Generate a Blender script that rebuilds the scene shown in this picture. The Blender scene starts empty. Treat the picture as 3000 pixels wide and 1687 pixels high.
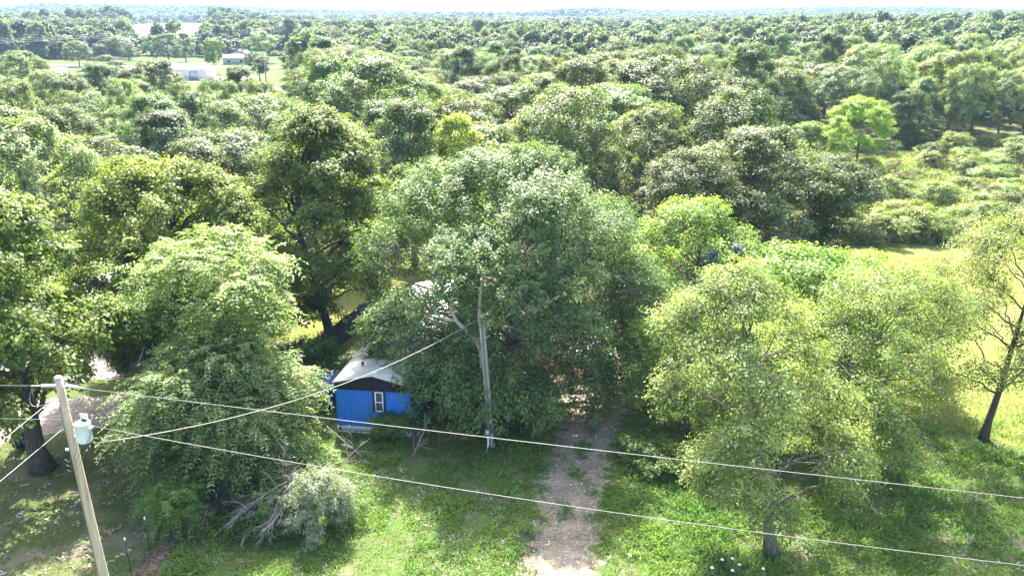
import bpy, math, random
import numpy as np
from mathutils import Vector, Matrix

# ------------------------------------------------------------------ camera, sky, sun, exposure
S = bpy.context.scene
R = math.radians
cam_d = bpy.data.cameras.new('camera'); cam = bpy.data.objects.new('camera', cam_d)
S.collection.objects.link(cam); S.camera = cam
CAM_H = 20.7
cam.location = (0, 0, CAM_H); cam.rotation_euler = (R(90 - 17.6), 0, 0)
cam_d.sensor_width = 36; cam_d.lens = 30.0; cam_d.clip_start = 0.3; cam_d.clip_end = 30000
SUN_EL, SUN_AZ = 48.5, -5.0            # degrees; azimuth measured from +Y towards +X
W = bpy.data.worlds.new('World'); S.world = W; W.use_nodes = True
nt = W.node_tree; bg = nt.nodes['Background']
sky = nt.nodes.new('ShaderNodeTexSky'); sky.sky_type = 'NISHITA'; sky.sun_disc = False
sky.sun_elevation = R(SUN_EL); sky.sun_rotation = R(SUN_AZ)
sky.air_density = 1.0; sky.dust_density = 4.0; sky.ozone_density = 0.6
nt.links.new(sky.outputs[0], bg.inputs[0]); bg.inputs[1].default_value = 0.15
sd = bpy.data.lights.new('sun', 'SUN'); sun = bpy.data.objects.new('sun', sd); S.collection.objects.link(sun)
sd.energy = 4.9; sd.angle = R(0.53); sd.color = (1.0, 0.95, 0.86)
_d = Vector((math.sin(R(SUN_AZ)) * math.cos(R(SUN_EL)), math.cos(R(SUN_AZ)) * math.cos(R(SUN_EL)), math.sin(R(SUN_EL))))
sun.rotation_euler = _d.to_track_quat('Z', 'Y').to_euler(); sun.location = (0, 0, 80)
S.view_settings.view_transform = 'Standard'; S.view_settings.look = 'None'
S.view_settings.gamma = 1.0; S.view_settings.exposure = 2.6; S.view_settings.use_curve_mapping = False
S.cycles.max_bounces = 7; S.cycles.diffuse_bounces = 4; S.cycles.glossy_bounces = 2
S.cycles.transmission_bounces = 4; S.cycles.transparent_max_bounces = 4; S.cycles.volume_bounces = 1
S.cycles.sample_clamp_indirect = 6; S.cycles.use_adaptive_sampling = True
S.cycles.use_denoising = True
S.cycles.caustics_reflective = False; S.cycles.caustics_refractive = False

C = S.collection
rng = np.random.default_rng(7); random.seed(7)

# ------------------------------------------------------------------ mesh helpers
def np_mesh(name, verts, quads=None, tris=None, smooth=False, tint=None):
    me = bpy.data.meshes.new(name)
    verts = np.asarray(verts, np.float32).reshape(-1, 3)
    me.vertices.add(len(verts)); me.vertices.foreach_set('co', verts.ravel())
    parts, tot = [], []
    if quads is not None and len(quads):
        q = np.asarray(quads, np.int32).reshape(-1, 4); parts.append(q.ravel()); tot.append(np.full(len(q), 4, np.int32))
    if tris is not None and len(tris):
        t = np.asarray(tris, np.int32).reshape(-1, 3); parts.append(t.ravel()); tot.append(np.full(len(t), 3, np.int32))
    li = np.concatenate(parts); lt = np.concatenate(tot)
    me.loops.add(len(li)); me.loops.foreach_set('vertex_index', li)
    me.polygons.add(len(lt))
    ls = np.zeros(len(lt), np.int32); ls[1:] = np.cumsum(lt)[:-1]
    me.polygons.foreach_set('loop_start', ls); me.polygons.foreach_set('loop_total', lt)
    if smooth: me.polygons.foreach_set('use_smooth', np.ones(len(lt), bool))
    me.update(calc_edges=True)
    if tint is not None:
        a = me.attributes.new('tint', 'FLOAT', 'FACE'); a.data.foreach_set('value', np.asarray(tint, np.float32))
    return me

class MB:
    """collects boxes, tubes, prisms into one mesh"""
    def __init__(s): s.v = []; s.q = []; s.t = []; s.n = 0
    def add(s, v, q=(), t=()):
        v = np.asarray(v, float).reshape(-1, 3)
        for f in q: s.q.append([i + s.n for i in f])
        for f in t: s.t.append([i + s.n for i in f])
        s.v.append(v); s.n += len(v); return s
    def box(s, c, d, rz=0.0, rx=0.0):
        x, y, z = d[0] / 2, d[1] / 2, d[2] / 2
        v = np.array([[-x,-y,-z],[x,-y,-z],[x,y,-z],[-x,y,-z],[-x,-y,z],[x,-y,z],[x,y,z],[-x,y,z]])
        if rx: v = v @ np.array(Matrix.Rotation(rx, 3, 'X')).T
        if rz: v = v @ np.array(Matrix.Rotation(rz, 3, 'Z')).T
        return s.add(v + np.array(c), [(0,3,2,1),(4,5,6,7),(0,1,5,4),(1,2,6,5),(2,3,7,6),(3,0,4,7)])
    def tube(s, path, rad, n=6, cap=True):
        p = np.asarray(path, float); k = len(p)
        rad = np.full(k, rad) if np.isscalar(rad) else np.asarray(rad, float)
        d = np.gradient(p, axis=0); d /= np.linalg.norm(d, axis=1)[:, None] + 1e-9
        ref = np.array([0, 0, 1.0]) if abs(d[0][2]) < 0.9 else np.array([1.0, 0, 0])
        ring = []
        for i in range(k):
            a = np.cross(ref, d[i]); na = np.linalg.norm(a)
            a = a / na if na > 1e-6 else np.array([1.0, 0, 0])
            b = np.cross(d[i], a)
            th = np.arange(n) * 2 * math.pi / n
            ring.append(p[i] + rad[i] * (np.cos(th)[:, None] * a + np.sin(th)[:, None] * b))
        v = np.concatenate(ring); q = []; t = []
        for i in range(k - 1):
            for j in range(n):
                q.append((i*n+j, i*n+(j+1) % n, (i+1)*n+(j+1) % n, (i+1)*n+j))
        if cap:
            v = np.concatenate([v, p[:1], p[-1:]]); a, b = k*n, k*n+1
            for j in range(n):
                t.append((a, (j+1) % n, j)); t.append((b, (k-1)*n+j, (k-1)*n+(j+1) % n))
        return s.add(v, q, t)
    def lathe(s, prof, c=(0, 0, 0), n=16):
        pts = [(c[0], c[1], c[2] + z) for r, z in prof]
        k = len(prof); th = np.arange(n) * 2 * math.pi / n; v = []
        for r, z in prof:
            v.append(np.stack([c[0] + r*np.cos(th), c[1] + r*np.sin(th), np.full(n, c[2] + z)], 1))
        v = np.concatenate(v); q = []
        for i in range(k - 1):
            for j in range(n): q.append((i*n+j, i*n+(j+1) % n, (i+1)*n+(j+1) % n, (i+1)*n+j))
        return s.add(v, q)
    def poly_prism(s, pts, z0, z1):
        n = len(pts); v = [(x, y, z0) for x, y in pts] + [(x, y, z1) for x, y in pts]
        t = [(0, i+1, i) for i in range(1, n-1)] + [(n, n+i, n+i+1) for i in range(1, n-1)]
        return s.add(v, [(i, (i+1) % n, n+(i+1) % n, n+i) for i in range(n)], t)
    def mesh(s, name, smooth=False):
        return np_mesh(name, np.concatenate(s.v), s.q, s.t, smooth)
    def build(s, name, m, parent=None, smooth=False):
        return obj(name, s.mesh(name, smooth), m, parent)

def obj(name, me, m=None, parent=None):
    o = bpy.data.objects.new(name, me); C.objects.link(o)
    if m is not None and not me.materials: me.materials.append(m)
    if parent is not None: o.parent = parent
    return o
def empty(name, loc=(0, 0, 0), rz=0.0):
    o = bpy.data.objects.new(name, None); C.objects.link(o); o.location = loc; o.rotation_euler = (0, 0, rz)
    o.empty_display_size = 0.3; return o
def tag(o, label=None, cat=None, group=None, kind=None):
    if label: o['label'] = label
    if cat: o['category'] = cat
    if group: o['group'] = group
    if kind: o['kind'] = kind
    return o

# ------------------------------------------------------------------ materials
def new_mat(name):
    m = bpy.data.materials.new(name); m.use_nodes = True
    return m, m.node_tree, m.node_tree.nodes['Principled BSDF']
def N(t, kind, **kw):
    n = t.nodes.new(kind)
    for k, v in kw.items(): setattr(n, k, v)
    return n
def mix_rgb(t, fac, a, b, mode='MIX'):
    n = N(t, 'ShaderNodeMix', data_type='RGBA', blend_type=mode)
    for sock, val in ((n.inputs[0], fac), (n.inputs[6], a), (n.inputs[7], b)):
        if hasattr(val, 'links'): t.links.new(val, sock)
        else: sock.default_value = val if not isinstance(val, tuple) or len(val) == 4 else (*val, 1)
    return n.outputs[2]
def noise(t, scale, detail=4, rough=0.55, coord='Object', lo=None, hi=None, dist=0.0, stretch=None):
    tc = N(t, 'ShaderNodeTexCoord'); n = N(t, 'ShaderNodeTexNoise'); src = tc.outputs[coord]
    if stretch:
        mp = N(t, 'ShaderNodeMapping'); mp.inputs['Scale'].default_value = stretch; t.links.new(src, mp.inputs[0]); src = mp.outputs[0]
    t.links.new(src, n.inputs['Vector'])
    n.inputs['Scale'].default_value = scale; n.inputs['Detail'].default_value = detail
    n.inputs['Roughness'].default_value = rough; n.inputs['Distortion'].default_value = dist
    out = n.outputs['Fac']
    if lo is not None:
        r = N(t, 'ShaderNodeMapRange'); r.inputs[1].default_value = lo; r.inputs[2].default_value = hi
        t.links.new(out, r.inputs[0]); out = r.outputs[0]
    return out
def bump(t, bsdf, height, strength=0.4, dist=0.05):
    b = N(t, 'ShaderNodeBump'); b.inputs['Strength'].default_value = strength; b.inputs['Distance'].default_value = dist
    t.links.new(height, b.inputs['Height']); t.links.new(b.outputs[0], bsdf.inputs['Normal'])
def plain(name, col, rough=0.6, var=0.25, scale=3.0, metal=0.0, spec=0.3, bmp=0.0, stretch=None, dirt=None):
    m, t, b = new_mat(name)
    f = noise(t, scale, 5, 0.6, stretch=stretch, lo=0.3, hi=0.7)
    c = mix_rgb(t, f, tuple(x * (1 - var) for x in col), tuple(min(1, x * (1 + var)) for x in col))
    if dirt is not None:
        f2 = noise(t, scale * 0.6, 6, 0.7, lo=0.50, hi=0.70, stretch=stretch); c = mix_rgb(t, f2, c, dirt)
    t.links.new(c, b.inputs['Base Color']); b.inputs['Roughness'].default_value = rough
    b.inputs['Metallic'].default_value = metal; b.inputs['Specular IOR Level'].default_value = spec
    if bmp: bump(t, b, noise(t, scale * 4, 6, 0.65, stretch=stretch), bmp, 0.03)
    return m
def leaf_mat(name, c0, c1, tr, trans=0.35, rough=0.6, spec=0.25, hue=0.02):
    m, t, b = new_mat(name)
    at = N(t, 'ShaderNodeAttribute', attribute_name='tint'); oi = N(t, 'ShaderNodeObjectInfo')
    c = mix_rgb(t, at.outputs['Fac'], c0, c1)
    hs = N(t, 'ShaderNodeHueSaturation')
    mr = N(t, 'ShaderNodeMapRange'); mr.inputs[3].default_value = 0.5 - hue; mr.inputs[4].default_value = 0.5 + hue
    t.links.new(oi.outputs['Random'], mr.inputs[0]); t.links.new(mr.outputs[0], hs.inputs['Hue'])
    t.links.new(c, hs.inputs['Color'])
    if hue > 0:                                  # trees of one kind differ in tone
        wn = N(t, 'ShaderNodeTexWhiteNoise', noise_dimensions='1D'); t.links.new(oi.outputs['Random'], wn.inputs['W'])
        mv = N(t, 'ShaderNodeMapRange'); mv.inputs[3].default_value = .78; mv.inputs[4].default_value = 1.24
        t.links.new(wn.outputs['Value'], mv.inputs[0]); t.links.new(mv.outputs[0], hs.inputs['Value'])
    c = mix_rgb(t, 1.0, hs.outputs[0], oi.outputs['Color'], 'MULTIPLY')
    t.links.new(c, b.inputs['Base Color']); b.inputs['Roughness'].default_value = rough
    b.inputs['Specular IOR Level'].default_value = spec
    tl = N(t, 'ShaderNodeBsdfTranslucent'); ct = mix_rgb(t, 1.0, c, tr, 'MULTIPLY'); t.links.new(ct, tl.inputs[0])
    mx = N(t, 'ShaderNodeMixShader'); mx.inputs[0].default_value = trans
    t.links.new(b.outputs[0], mx.inputs[1]); t.links.new(tl.outputs[0], mx.inputs[2])
    t.links.new(mx.outputs[0], t.nodes['Material Output'].inputs[0])
    return m
TR = (1.75, 1.85, 0.85)
M = {}
M['leaf_dome'] = leaf_mat('leaf_dome', (0.036, 0.080, 0.028), (0.170, 0.240, 0.082), TR, .34, 0.56, 0.18, 0.0)
M['leaf_maple'] = leaf_mat('leaf_maple', (0.048, 0.080, 0.016), (0.185, 0.228, 0.050), TR, .38, 0.56, 0.18, 0.0)
M['leaf_ash'] = leaf_mat('leaf_ash', (0.080, 0.140, 0.030), (0.230, 0.300, 0.085), TR, .36, 0.56, 0.18, 0.0)
M['leaf_walnut'] = leaf_mat('leaf_walnut', (0.065, 0.120, 0.032), (0.220, 0.280, 0.100), TR, .36, 0.56, 0.18, 0.0)
M['leaf_elm'] = leaf_mat('leaf_elm', (0.085, 0.128, 0.034), (0.270, 0.320, 0.115), TR, .38, 0.56, 0.18, 0.0)
M['leaf_oak'] = leaf_mat('leaf_oak', (0.056, 0.088, 0.035), (0.182, 0.222, 0.100), TR, .32, 0.56, 0.18, 0.012)
M['leaf_spruce'] = leaf_mat('leaf_spruce', (0.110, 0.155, 0.155), (0.240, 0.290, 0.300), (1.1, 1.2, 1.1), 0.15, 0.56, 0.18, 0.0)
M['leaf_olive'] = leaf_mat('leaf_olive', (0.085, 0.120, 0.060), (0.290, 0.325, 0.205), TR, .25, 0.56, 0.18, 0.0)
M['leaf_scrub'] = leaf_mat('leaf_scrub', (0.085, 0.120, 0.035), (0.200, 0.230, 0.080), TR, 0.35, 0.56, 0.18, 0.03)
M['weed'] = leaf_mat('weed', (0.045, 0.120, 0.022), (0.170, 0.260, 0.055), TR, .35, 0.56, 0.18, 0.0)
M['grass_blade'] = leaf_mat('grass_blade', (0.070, 0.120, 0.022), (0.170, 0.220, 0.050), TR, .35, 0.56, 0.18, 0.0)
M['bark_grey'] = plain('bark_grey', (0.15, 0.125, 0.10), 0.9, 0.5, 3.0, spec=0.1, bmp=0.8, stretch=(4, 4, 0.8))
M['bark_dark'] = plain('bark_dark', (0.075, 0.062, 0.050), 0.9, 0.5, 3.0, spec=0.1, bmp=0.8, stretch=(4, 4, 0.8))
M['bark_pale'] = plain('bark_pale', (0.40, 0.36, 0.30), 0.85, 0.35, 2.0, spec=0.1, bmp=0.5, stretch=(3, 3, 1.2), dirt=(0.16, 0.13, 0.10))
M['deadwood'] = plain('deadwood', (0.20, 0.182, 0.160), 0.9, 0.4, 3.0, spec=0.1)

def ground_mat(name, dirt, g0, g1, amount=(0.40, 0.62), sc=0.35, fine=9.0, bm=0.6):
    m, t, b = new_mat(name)
    f1 = noise(t, sc, 8, 0.65, 'Object', amount[0], amount[1])
    f2 = noise(t, fine, 6, 0.7, 'Object', 0.32, 0.68)
    f3 = noise(t, sc * 0.23, 4, 0.6, 'Object', 0.35, 0.65)
    g = mix_rgb(t, f2, g0, g1); g = mix_rgb(t, f3, g, mix_rgb(t, f2, tuple(x * .75 for x in g0), tuple(x * 1.15 for x in g1)))
    c = mix_rgb(t, f1, dirt, g)
    t.links.new(c, b.inputs['Base Color']); b.inputs['Roughness'].default_value = 0.95; b.inputs['Specular IOR Level'].default_value = 0.1
    bump(t, b, noise(t, fine * 1.7, 8, 0.75), bm, 0.12)
    return m
M['ground'] = ground_mat('ground', (0.11, 0.085, 0.058), (0.045, 0.075, 0.018), (0.090, 0.125, 0.030), (0.30, 0.58))
M['yard'] = ground_mat('yard', (0.135, 0.118, 0.078), (0.040, 0.080, 0.018), (0.085, 0.130, 0.030), (0.34, 0.50), 0.9)
M['lawn'] = ground_mat('lawn', (0.125, 0.125, 0.038), (0.085, 0.108, 0.022), (0.130, 0.148, 0.030), (0.25, 0.55), 0.12, 5.0, 0.5)
M['lawn_far'] = ground_mat('lawn_far', (0.060, 0.070, 0.018), (0.036, 0.064, 0.009), (0.055, 0.085, 0.013), (0.25, 0.5), 0.03, 0.6, 0.3)
M['field'] = ground_mat('field', (0.30, 0.24, 0.14), (0.15, 0.18, 0.06), (0.24, 0.24, 0.10), (0.35, 0.75), 0.006, 0.3, 0.2)
M['meadow'] = ground_mat('meadow', (0.17, 0.16, 0.07), (0.090, 0.125, 0.030), (0.175, 0.200, 0.055), (0.25, 0.6), 0.18, 3.0, 0.9)
def gravel_mat(name, c0, c1, weeds=None):
    m, t, b = new_mat(name)
    v = N(t, 'ShaderNodeTexVoronoi'); tc = N(t, 'ShaderNodeTexCoord'); t.links.new(tc.outputs['Object'], v.inputs['Vector'])
    v.inputs['Scale'].default_value = 14
    f = noise(t, 0.8, 7, 0.7, lo=0.35, hi=0.65)
    c = mix_rgb(t, f, c0, c1); c = mix_rgb(t, 0.30, c, v.outputs['Color'], 'OVERLAY')
    hs = N(t, 'ShaderNodeHueSaturation'); hs.inputs['Saturation'].default_value = 0.95; t.links.new(c, hs.inputs['Color']); c = hs.outputs[0]
    if weeds: c = mix_rgb(t, noise(t, 0.55, 8, 0.72, lo=0.56, hi=0.66), c, weeds)
    t.links.new(c, b.inputs['Base Color']); b.inputs['Roughness'].default_value = 0.95; b.inputs['Specular IOR Level'].default_value = 0.12
    bump(t, b, v.outputs['Distance'], 0.8, 0.04)
    return m
M['gravel'] = gravel_mat('gravel', (0.130, 0.106, 0.077), (0.225, 0.190, 0.142), (0.09, 0.10, 0.04))
M['gravel_pale'] = gravel_mat('gravel_pale', (0.165, 0.138, 0.115), (0.25, 0.215, 0.18))
M['litter'] = gravel_mat('litter', (0.10, 0.065, 0.045), (0.26, 0.19, 0.14))
M['asphalt'] = plain('asphalt', (0.33, 0.32, 0.31), 0.9, 0.15, 1.0)
# ------------------------------------------------------------------ terrain
_RB = np.array([-180, -60, -33, -25, -18, -11.5, -5, 0, 3.5, 5.5, 8, 12, 16, 19, 22, 27, 33, 60, 180.])
_RP = np.array([4, 16, 27, 25, 19, 12, 8, 10, 17, 21, 14, 7, 12, 18, 14, 10, 11, 8, 4.])
def terrain(x, y):
    x = np.asarray(x, float); y = np.asarray(y, float)
    r = np.hypot(x, y); b = np.degrees(np.arctan2(x, y))
    px = np.interp(b, _RB, _RP)
    top = CAM_H + px * 0.000363 * 3500 - 14
    s = np.clip((r - 1300) / 2200, 0, 1); s = s * s * (3 - 2 * s)
    z = top * s
    und = (np.sin(x * 0.0031 + 1.3) * np.cos(y * 0.0027 + 0.4) + 0.6 * np.sin(x * 0.0071 - y * 0.0049)) * 6.0
    z = z + und * np.clip((r - 500) / 1500, 0, 1) - 3.0 * np.clip((r - 500) / 900, 0, 1) * np.clip(1 - (r - 1400) / 1500, 0, 1)
    z = z + 17.0 * np.exp(-(((x + 395) / 120)**2 + ((y - 1060) / 260)**2))        # the hill with the pale field
    # the ground rises gently to the right and behind the meadow
    z = z + 5.0 * np.clip((b - 6) / 20, 0, 1) * np.clip((r - 170) / 300, 0, 1)
    return z
def th(x, y): return float(terrain(x, y))
# ground: one polar sheet out to the horizon
rr = np.concatenate([[0.0], np.geomspace(6, 7000, 110)]); NA = 288
aa = np.arange(NA) * 2 * math.pi / NA
gx = rr[:, None] * np.sin(aa); gy = rr[:, None] * np.cos(aa)
gv = np.stack([gx, gy, terrain(gx, gy)], -1).reshape(-1, 3)
gi = np.arange(len(rr) * NA).reshape(len(rr), NA)
gq = np.stack([gi[:-1], gi[1:], np.roll(gi[1:], -1, 1), np.roll(gi[:-1], -1, 1)], -1).reshape(-1, 4)[:, ::-1]
ground = obj('ground', np_mesh('ground', gv, gq, smooth=True), M['ground']); tag(ground, kind='structure')

def sheet(name, outline, z, m, step=0.5, rough=0.25, seed=1, follow=False):
    """irregular-edged sheet from an outline polygon: subdivided and jittered edge, one n-gon fan through the middle line"""
    r = np.random.default_rng(seed); P = []
    n = len(outline)
    for i in range(n):
        a = np.array(outline[i], float); b = np.array(outline[(i + 1) % n], float)
        k = max(1, int(np.linalg.norm(b - a) / step)); d = (b - a) / max(np.linalg.norm(b - a), 1e-6); nrm = np.array([d[1], -d[0]])
        for j in range(k):
            P.append(a + (b - a) * j / k + nrm * r.normal(0, rough))
    me = bpy.data.meshes.new(name)
    zz = [th(p[0], p[1]) + z for p in P] if follow else [z] * len(P)
    me.from_pydata([(p[0], p[1], h) for p, h in zip(P, zz)], [], [list(range(len(P)))])
    me.update()
    if me.polygons[0].normal.z < 0: me.flip_normals()
    o = obj(name, me, m); tag(o, kind='structure'); return o
sheet('yard_ground', [(-12, 24), (30, 24), (34, 46), (22, 47), (8, 62), (-9, 62), (-14, 47), (-13.5, 36)], 0.004, M['yard'], 0.7, 0.3, 2)
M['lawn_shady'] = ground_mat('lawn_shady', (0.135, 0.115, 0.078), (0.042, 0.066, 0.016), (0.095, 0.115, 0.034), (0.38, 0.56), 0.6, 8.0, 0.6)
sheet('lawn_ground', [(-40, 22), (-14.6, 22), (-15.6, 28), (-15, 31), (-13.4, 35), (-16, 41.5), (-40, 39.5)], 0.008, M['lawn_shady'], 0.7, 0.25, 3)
sheet('lawn_field', [(20, 45), (23, 41), (27, 37.5), (60, 36), (80, 74), (33, 78.5), (26, 73), (22, 60)], 0.008, M['lawn'], 0.8, 0.3, 4)
sheet('lawn_field', [(-30, 56), (-9, 52), (-6, 62), (-9, 76), (-34, 74)], 0.008, M['lawn'], 0.8, 0.4, 14)
sheet('meadow_ground', [(33, 78.6), (80, 74.5), (130, 95), (140, 160), (62, 165), (40, 120)], 0.012, M['meadow'], 1.5, 0.6, 5)
sheet('driveway', [(-0.3, 22), (3.9, 22), (3.3, 28), (3.7, 31), (4.5, 35.6), (5.0, 38), (6.4, 42), (7.0, 46), (8.0, 54), (7, 60), (0, 62), (-4, 58), (-1, 52), (1.5, 47), (3.0, 43.5), (1.9, 38.5), (1.4, 35.6), (0.7, 32), (-0.1, 28)], 0.014, M['gravel'], 0.22, 0.30, 6)
sheet('gravel_lane', [(-60, 39.6), (-26.3, 39.3), (-21.3, 41), (-18, 44.5), (-15, 49), (-16.2, 52), (-22.5, 45), (-29, 43.8), (-60, 45)], 0.016, M['gravel_pale'], 0.4, 0.15, 7)
sheet('gravel_lane', [(-36, 46), (-24, 47), (-17, 53), (-19, 60), (-40, 60)], 0.018, M['gravel_pale'], 0.6, 0.3, 8)
sheet('leaf_litter', [(-14.9, 24), (-14.3, 24), (-14.15, 28.5), (-13.9, 30.5), (-13.1, 32.5), (-12.6, 34), (-13.2, 34.3), (-13.8, 32.7), (-14.5, 30.5), (-14.8, 28.5)], 0.020, M['litter'], 0.22, 0.1, 9)
# ------------------------------------------------------------------ foliage and trees
def unit(a): return a / (np.linalg.norm(a, axis=-1, keepdims=True) + 1e-9)
def leaf_quads(P, Nn, D, L, Wd, fold=0.12):
    D = unit(D - Nn * np.sum(D * Nn, -1, keepdims=True)); Sd = np.cross(Nn, D)
    L = L[:, None]; Wd = Wd[:, None]
    v = np.stack([P, P + .45*L*D + .5*Wd*Sd + fold*Wd*Nn, P + L*D - .12*L*Nn, P + .45*L*D - .5*Wd*Sd + fold*Wd*Nn], 1)
    n = len(P)
    return v.reshape(-1, 3), np.arange(4 * n).reshape(n, 4)
def bez(a, b, c, n):
    t = np.linspace(0, 1, n)[:, None]
    return (1-t)**2 * a + 2*t*(1-t) * b + t**2 * c

def grow(name, seed, h, base, rx, ry=None, shape='round', lobes=26, lobe_r=0.36, clus=520, nleaf=60, cl_r=0.42, sprig=0.5,
         leaf=(0.22, 0.14), lift=0.5, droop=0.3, trunk_r=0.25, fork=0.35, lean=(0, 0), wood='bark_dark', mat='leaf_oak',
         frond=0, deep=0.35, up=1.0, twigs=1.0, low=0.0, stems=1, skirt=0, extra=()):
    """one deciduous tree: trunk with limbs and twigs (mesh 1), leaves (mesh 2)"""
    r = np.random.default_rng(seed); ry = ry or rx
    H = h - base
    def env(t):
        if shape == 'round': return np.sqrt(np.clip(1 - (2*t - 0.86)**2 / 1.35, 0.02, 1))
        if shape == 'dome': return np.where(t < 0.30, 0.93 + t/0.30*0.07, np.sqrt(np.clip(1 - ((t - 0.30) / 0.70)**3.1, 0.01, 1)))
        if shape == 'tall': return np.clip(np.sin(np.clip(t*0.9 + 0.12, 0, 1) * math.pi)**0.6, 0.05, 1)
        if shape == 'vase': return np.clip(0.35 + 0.85 * t, 0, 1) * np.sqrt(np.clip(1 - np.clip((t - 0.6) / 0.4, 0, 1)**2.2, 0.02, 1))
        return np.clip(1.05 - t, 0.03, 1)
    ax = lambda z: np.array([lean[0], lean[1]]) * (np.asarray(z)[..., None] / h)**1.3
    LC, LR = [], []
    for i in range(lobes):
        t = ((i + 0.5) / lobes)**0.85 if i else 0.95
        t = np.clip(t + r.normal(0, .05), low, 0.96); a = i * 2.39996 + r.normal(0, .35)
        e = env(np.array(t)) ; lr = lobe_r * (rx + ry) / 2 * r.uniform(0.7, 1.25)
        rad = max(0.0, e * r.uniform(0.86, 1.05) - lobe_r * 0.8) if r.random() > 0.18 else e * r.uniform(0.1, 0.5)
        z = base + H * t
        z = min(z, h - lr * 0.55)
        p = np.array([rad*rx*math.cos(a), rad*ry*math.sin(a), z]); p[:2] += ax(p[2])
        LC.append(p); LR.append(lr)
    for i in range(skirt):               # hanging curtains round the bottom of the crown
        a = i * 2 * math.pi / skirt + r.normal(0, .12)
        if 5.0 < a < 5.9: continue        # open over the drive
        lr = lobe_r * (rx + ry) / 2 * r.uniform(.6, .85)
        e = r.uniform(.78, .93); LC.append(np.array([e*rx*math.cos(a) * .93, e*ry*math.sin(a) * .93, base + H * r.uniform(.02, .2)])); LR.append(lr)
    for a, e, zf_ in extra:
        LC.append(np.array([e*rx*math.cos(a), e*ry*math.sin(a), base + H * zf_])); LR.append(lobe_r * (rx + ry) / 2 * .75)
    lobes = len(LC); LC = np.array(LC); LR = np.array(LR)
    # trunk(s) and limbs
    mb = MB(); limb_pts = []
    tz = base + H * 0.62; zf = max(base * 0.75, h * fork * 0.8)
    def trunk_path(off, top, n=9):
        zs = np.linspace(0, top, n); p = np.zeros((n, 3)); p[:, 2] = zs
        p[:, :2] = ax(zs) + np.array(off)[None] * (zs / top)[:, None]**0.8 * 1.0
        w = r.normal(0, 0.09, (n, 2)).cumsum(0) * trunk_r * 1.6; w[0] = 0; p[:, :2] += w
        return p
    trunks = []
    for k in range(stems):
        ang = k * 2.4 + r.uniform(0, 6); sp = 0 if stems == 1 else 0.32 * rx
        tp = trunk_path((sp*math.cos(ang), sp*math.sin(ang)), tz * (1 if k == 0 else r.uniform(.7, .95)))
        fr = np.linspace(0, 1, len(tp)); rad = trunk_r * (0.16 + 0.84 * (1 - fr)**0.8) * (1 if stems == 1 else 0.72); rad[0] *= 1.45
        if len(rad) > 1: rad[1] *= 1.02
        mb.tube(tp, rad, 9 if h > 8 else 6); trunks.append(tp)
    for i in range(lobes):
        tp = trunks[i % stems]
        zz = np.clip(LC[i, 2] - r.uniform(.25, .6) * np.linalg.norm(LC[i, :2] - ax(LC[i, 2])) - LR[i] * .3, zf * .9, tz * .97)
        s = np.array([np.interp(zz, tp[:, 2], tp[:, j]) for j in range(3)])
        mid = (s + LC[i]) / 2 + np.array([0, 0, r.uniform(-.05, .18) * H * .5]) + r.normal(0, .18, 3)
        b = bez(s, mid, LC[i], 8); b[1:-1] += r.normal(0, 0.06 * LR[i], (6, 3))
        r0 = trunk_r * r.uniform(.26, .46) * (1.1 - zz / h)**.5
        mb.tube(b, np.linspace(r0, r0 * .28, 8), 5, False); limb_pts.append(b)
    # leaf clusters on the outside of every lobe
    per = np.maximum(3, (clus * LR**2 / np.sum(LR**2)).astype(int)); cc, cl = [], []
    for i in range(lobes):
        k = per[i]; d = unit(r.normal(0, 1, (k, 3)) + np.array([0, 0, .65 * up]) + np.r_[unit(LC[i, :2] - ax(LC[i, 2])[..., :]) * .45, 0])
        rad = LR[i] * r.uniform(deep, 1.06, k)**0.5
        p = LC[i] + d * rad[:, None] * np.array([1, 1, .82]); cc.append(p); cl.append(np.full(k, i))
    cc = np.concatenate(cc); cl = np.concatenate(cl)
    dd = np.linalg.norm((cc[:, None] - LC[None]) / np.array([1, 1, .82]), axis=2) / LR[None]; dd[np.arange(len(cc)), cl] = 9
    keep = (dd.min(1) > 0.62) | (r.random(len(cc)) < 0.22)
    keep &= cc[:, 2] > max(0.25, base - 0.06 * H)
    cc, cl = cc[keep], cl[keep]
    for j in range(int(len(cc) * twigs)):
        b = limb_pts[cl[j]]; q = b[np.argmin(np.linalg.norm(b - cc[j], axis=1) + 0.5 * np.maximum(0, b[:, 2] - cc[j, 2]))]
        m_ = (q + cc[j]) / 2 + r.normal(0, .12, 3); m_[2] += .1
        rt = 0.012 + 0.010 * np.linalg.norm(cc[j] - q) * min(1, trunk_r / .25)
        mb.tube(bez(q, m_, cc[j], 4), np.linspace(rt, rt * .4, 4), 3, False)
    # leaves
    nC = len(cc); tz_ = np.clip((cc[:, 2] - base) / H, 0, 1)
    out = unit(np.c_[cc[:, :2] - ax(cc[:, 2]), np.zeros(nC)])
    axis = unit(out * 0.6 + np.c_[np.zeros((nC, 2)), lift * tz_ - droop * (1 - tz_) * 1.6] + r.normal(0, .25, (nC, 3)))
    ct = np.clip(r.normal(0.5, 0.24, nC), 0, 1)
    if not frond:
        n = nC * nleaf; ci = np.repeat(np.arange(nC), nleaf)
        u = r.uniform(-.6, 1.0, n)
        P = cc[ci] + axis[ci] * (u * sprig)[:, None] + r.normal(0, 1, (n, 3)) * np.array([1, 1, .7]) * (cl_r * (1 - .45 * np.clip(u, 0, 1)))[:, None] * .62
        o2 = unit(P - cc[ci] + 1e-4)
        Nn = unit(np.array([0, 0, 1.0]) * 0.8 * up + o2 * .5 + out[ci] * .25 + r.normal(0, .36, (n, 3)))
        D = unit(o2 * .6 + axis[ci] * .6 + np.array([0, 0, -.35]) + r.normal(0, .5, (n, 3)))
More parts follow.
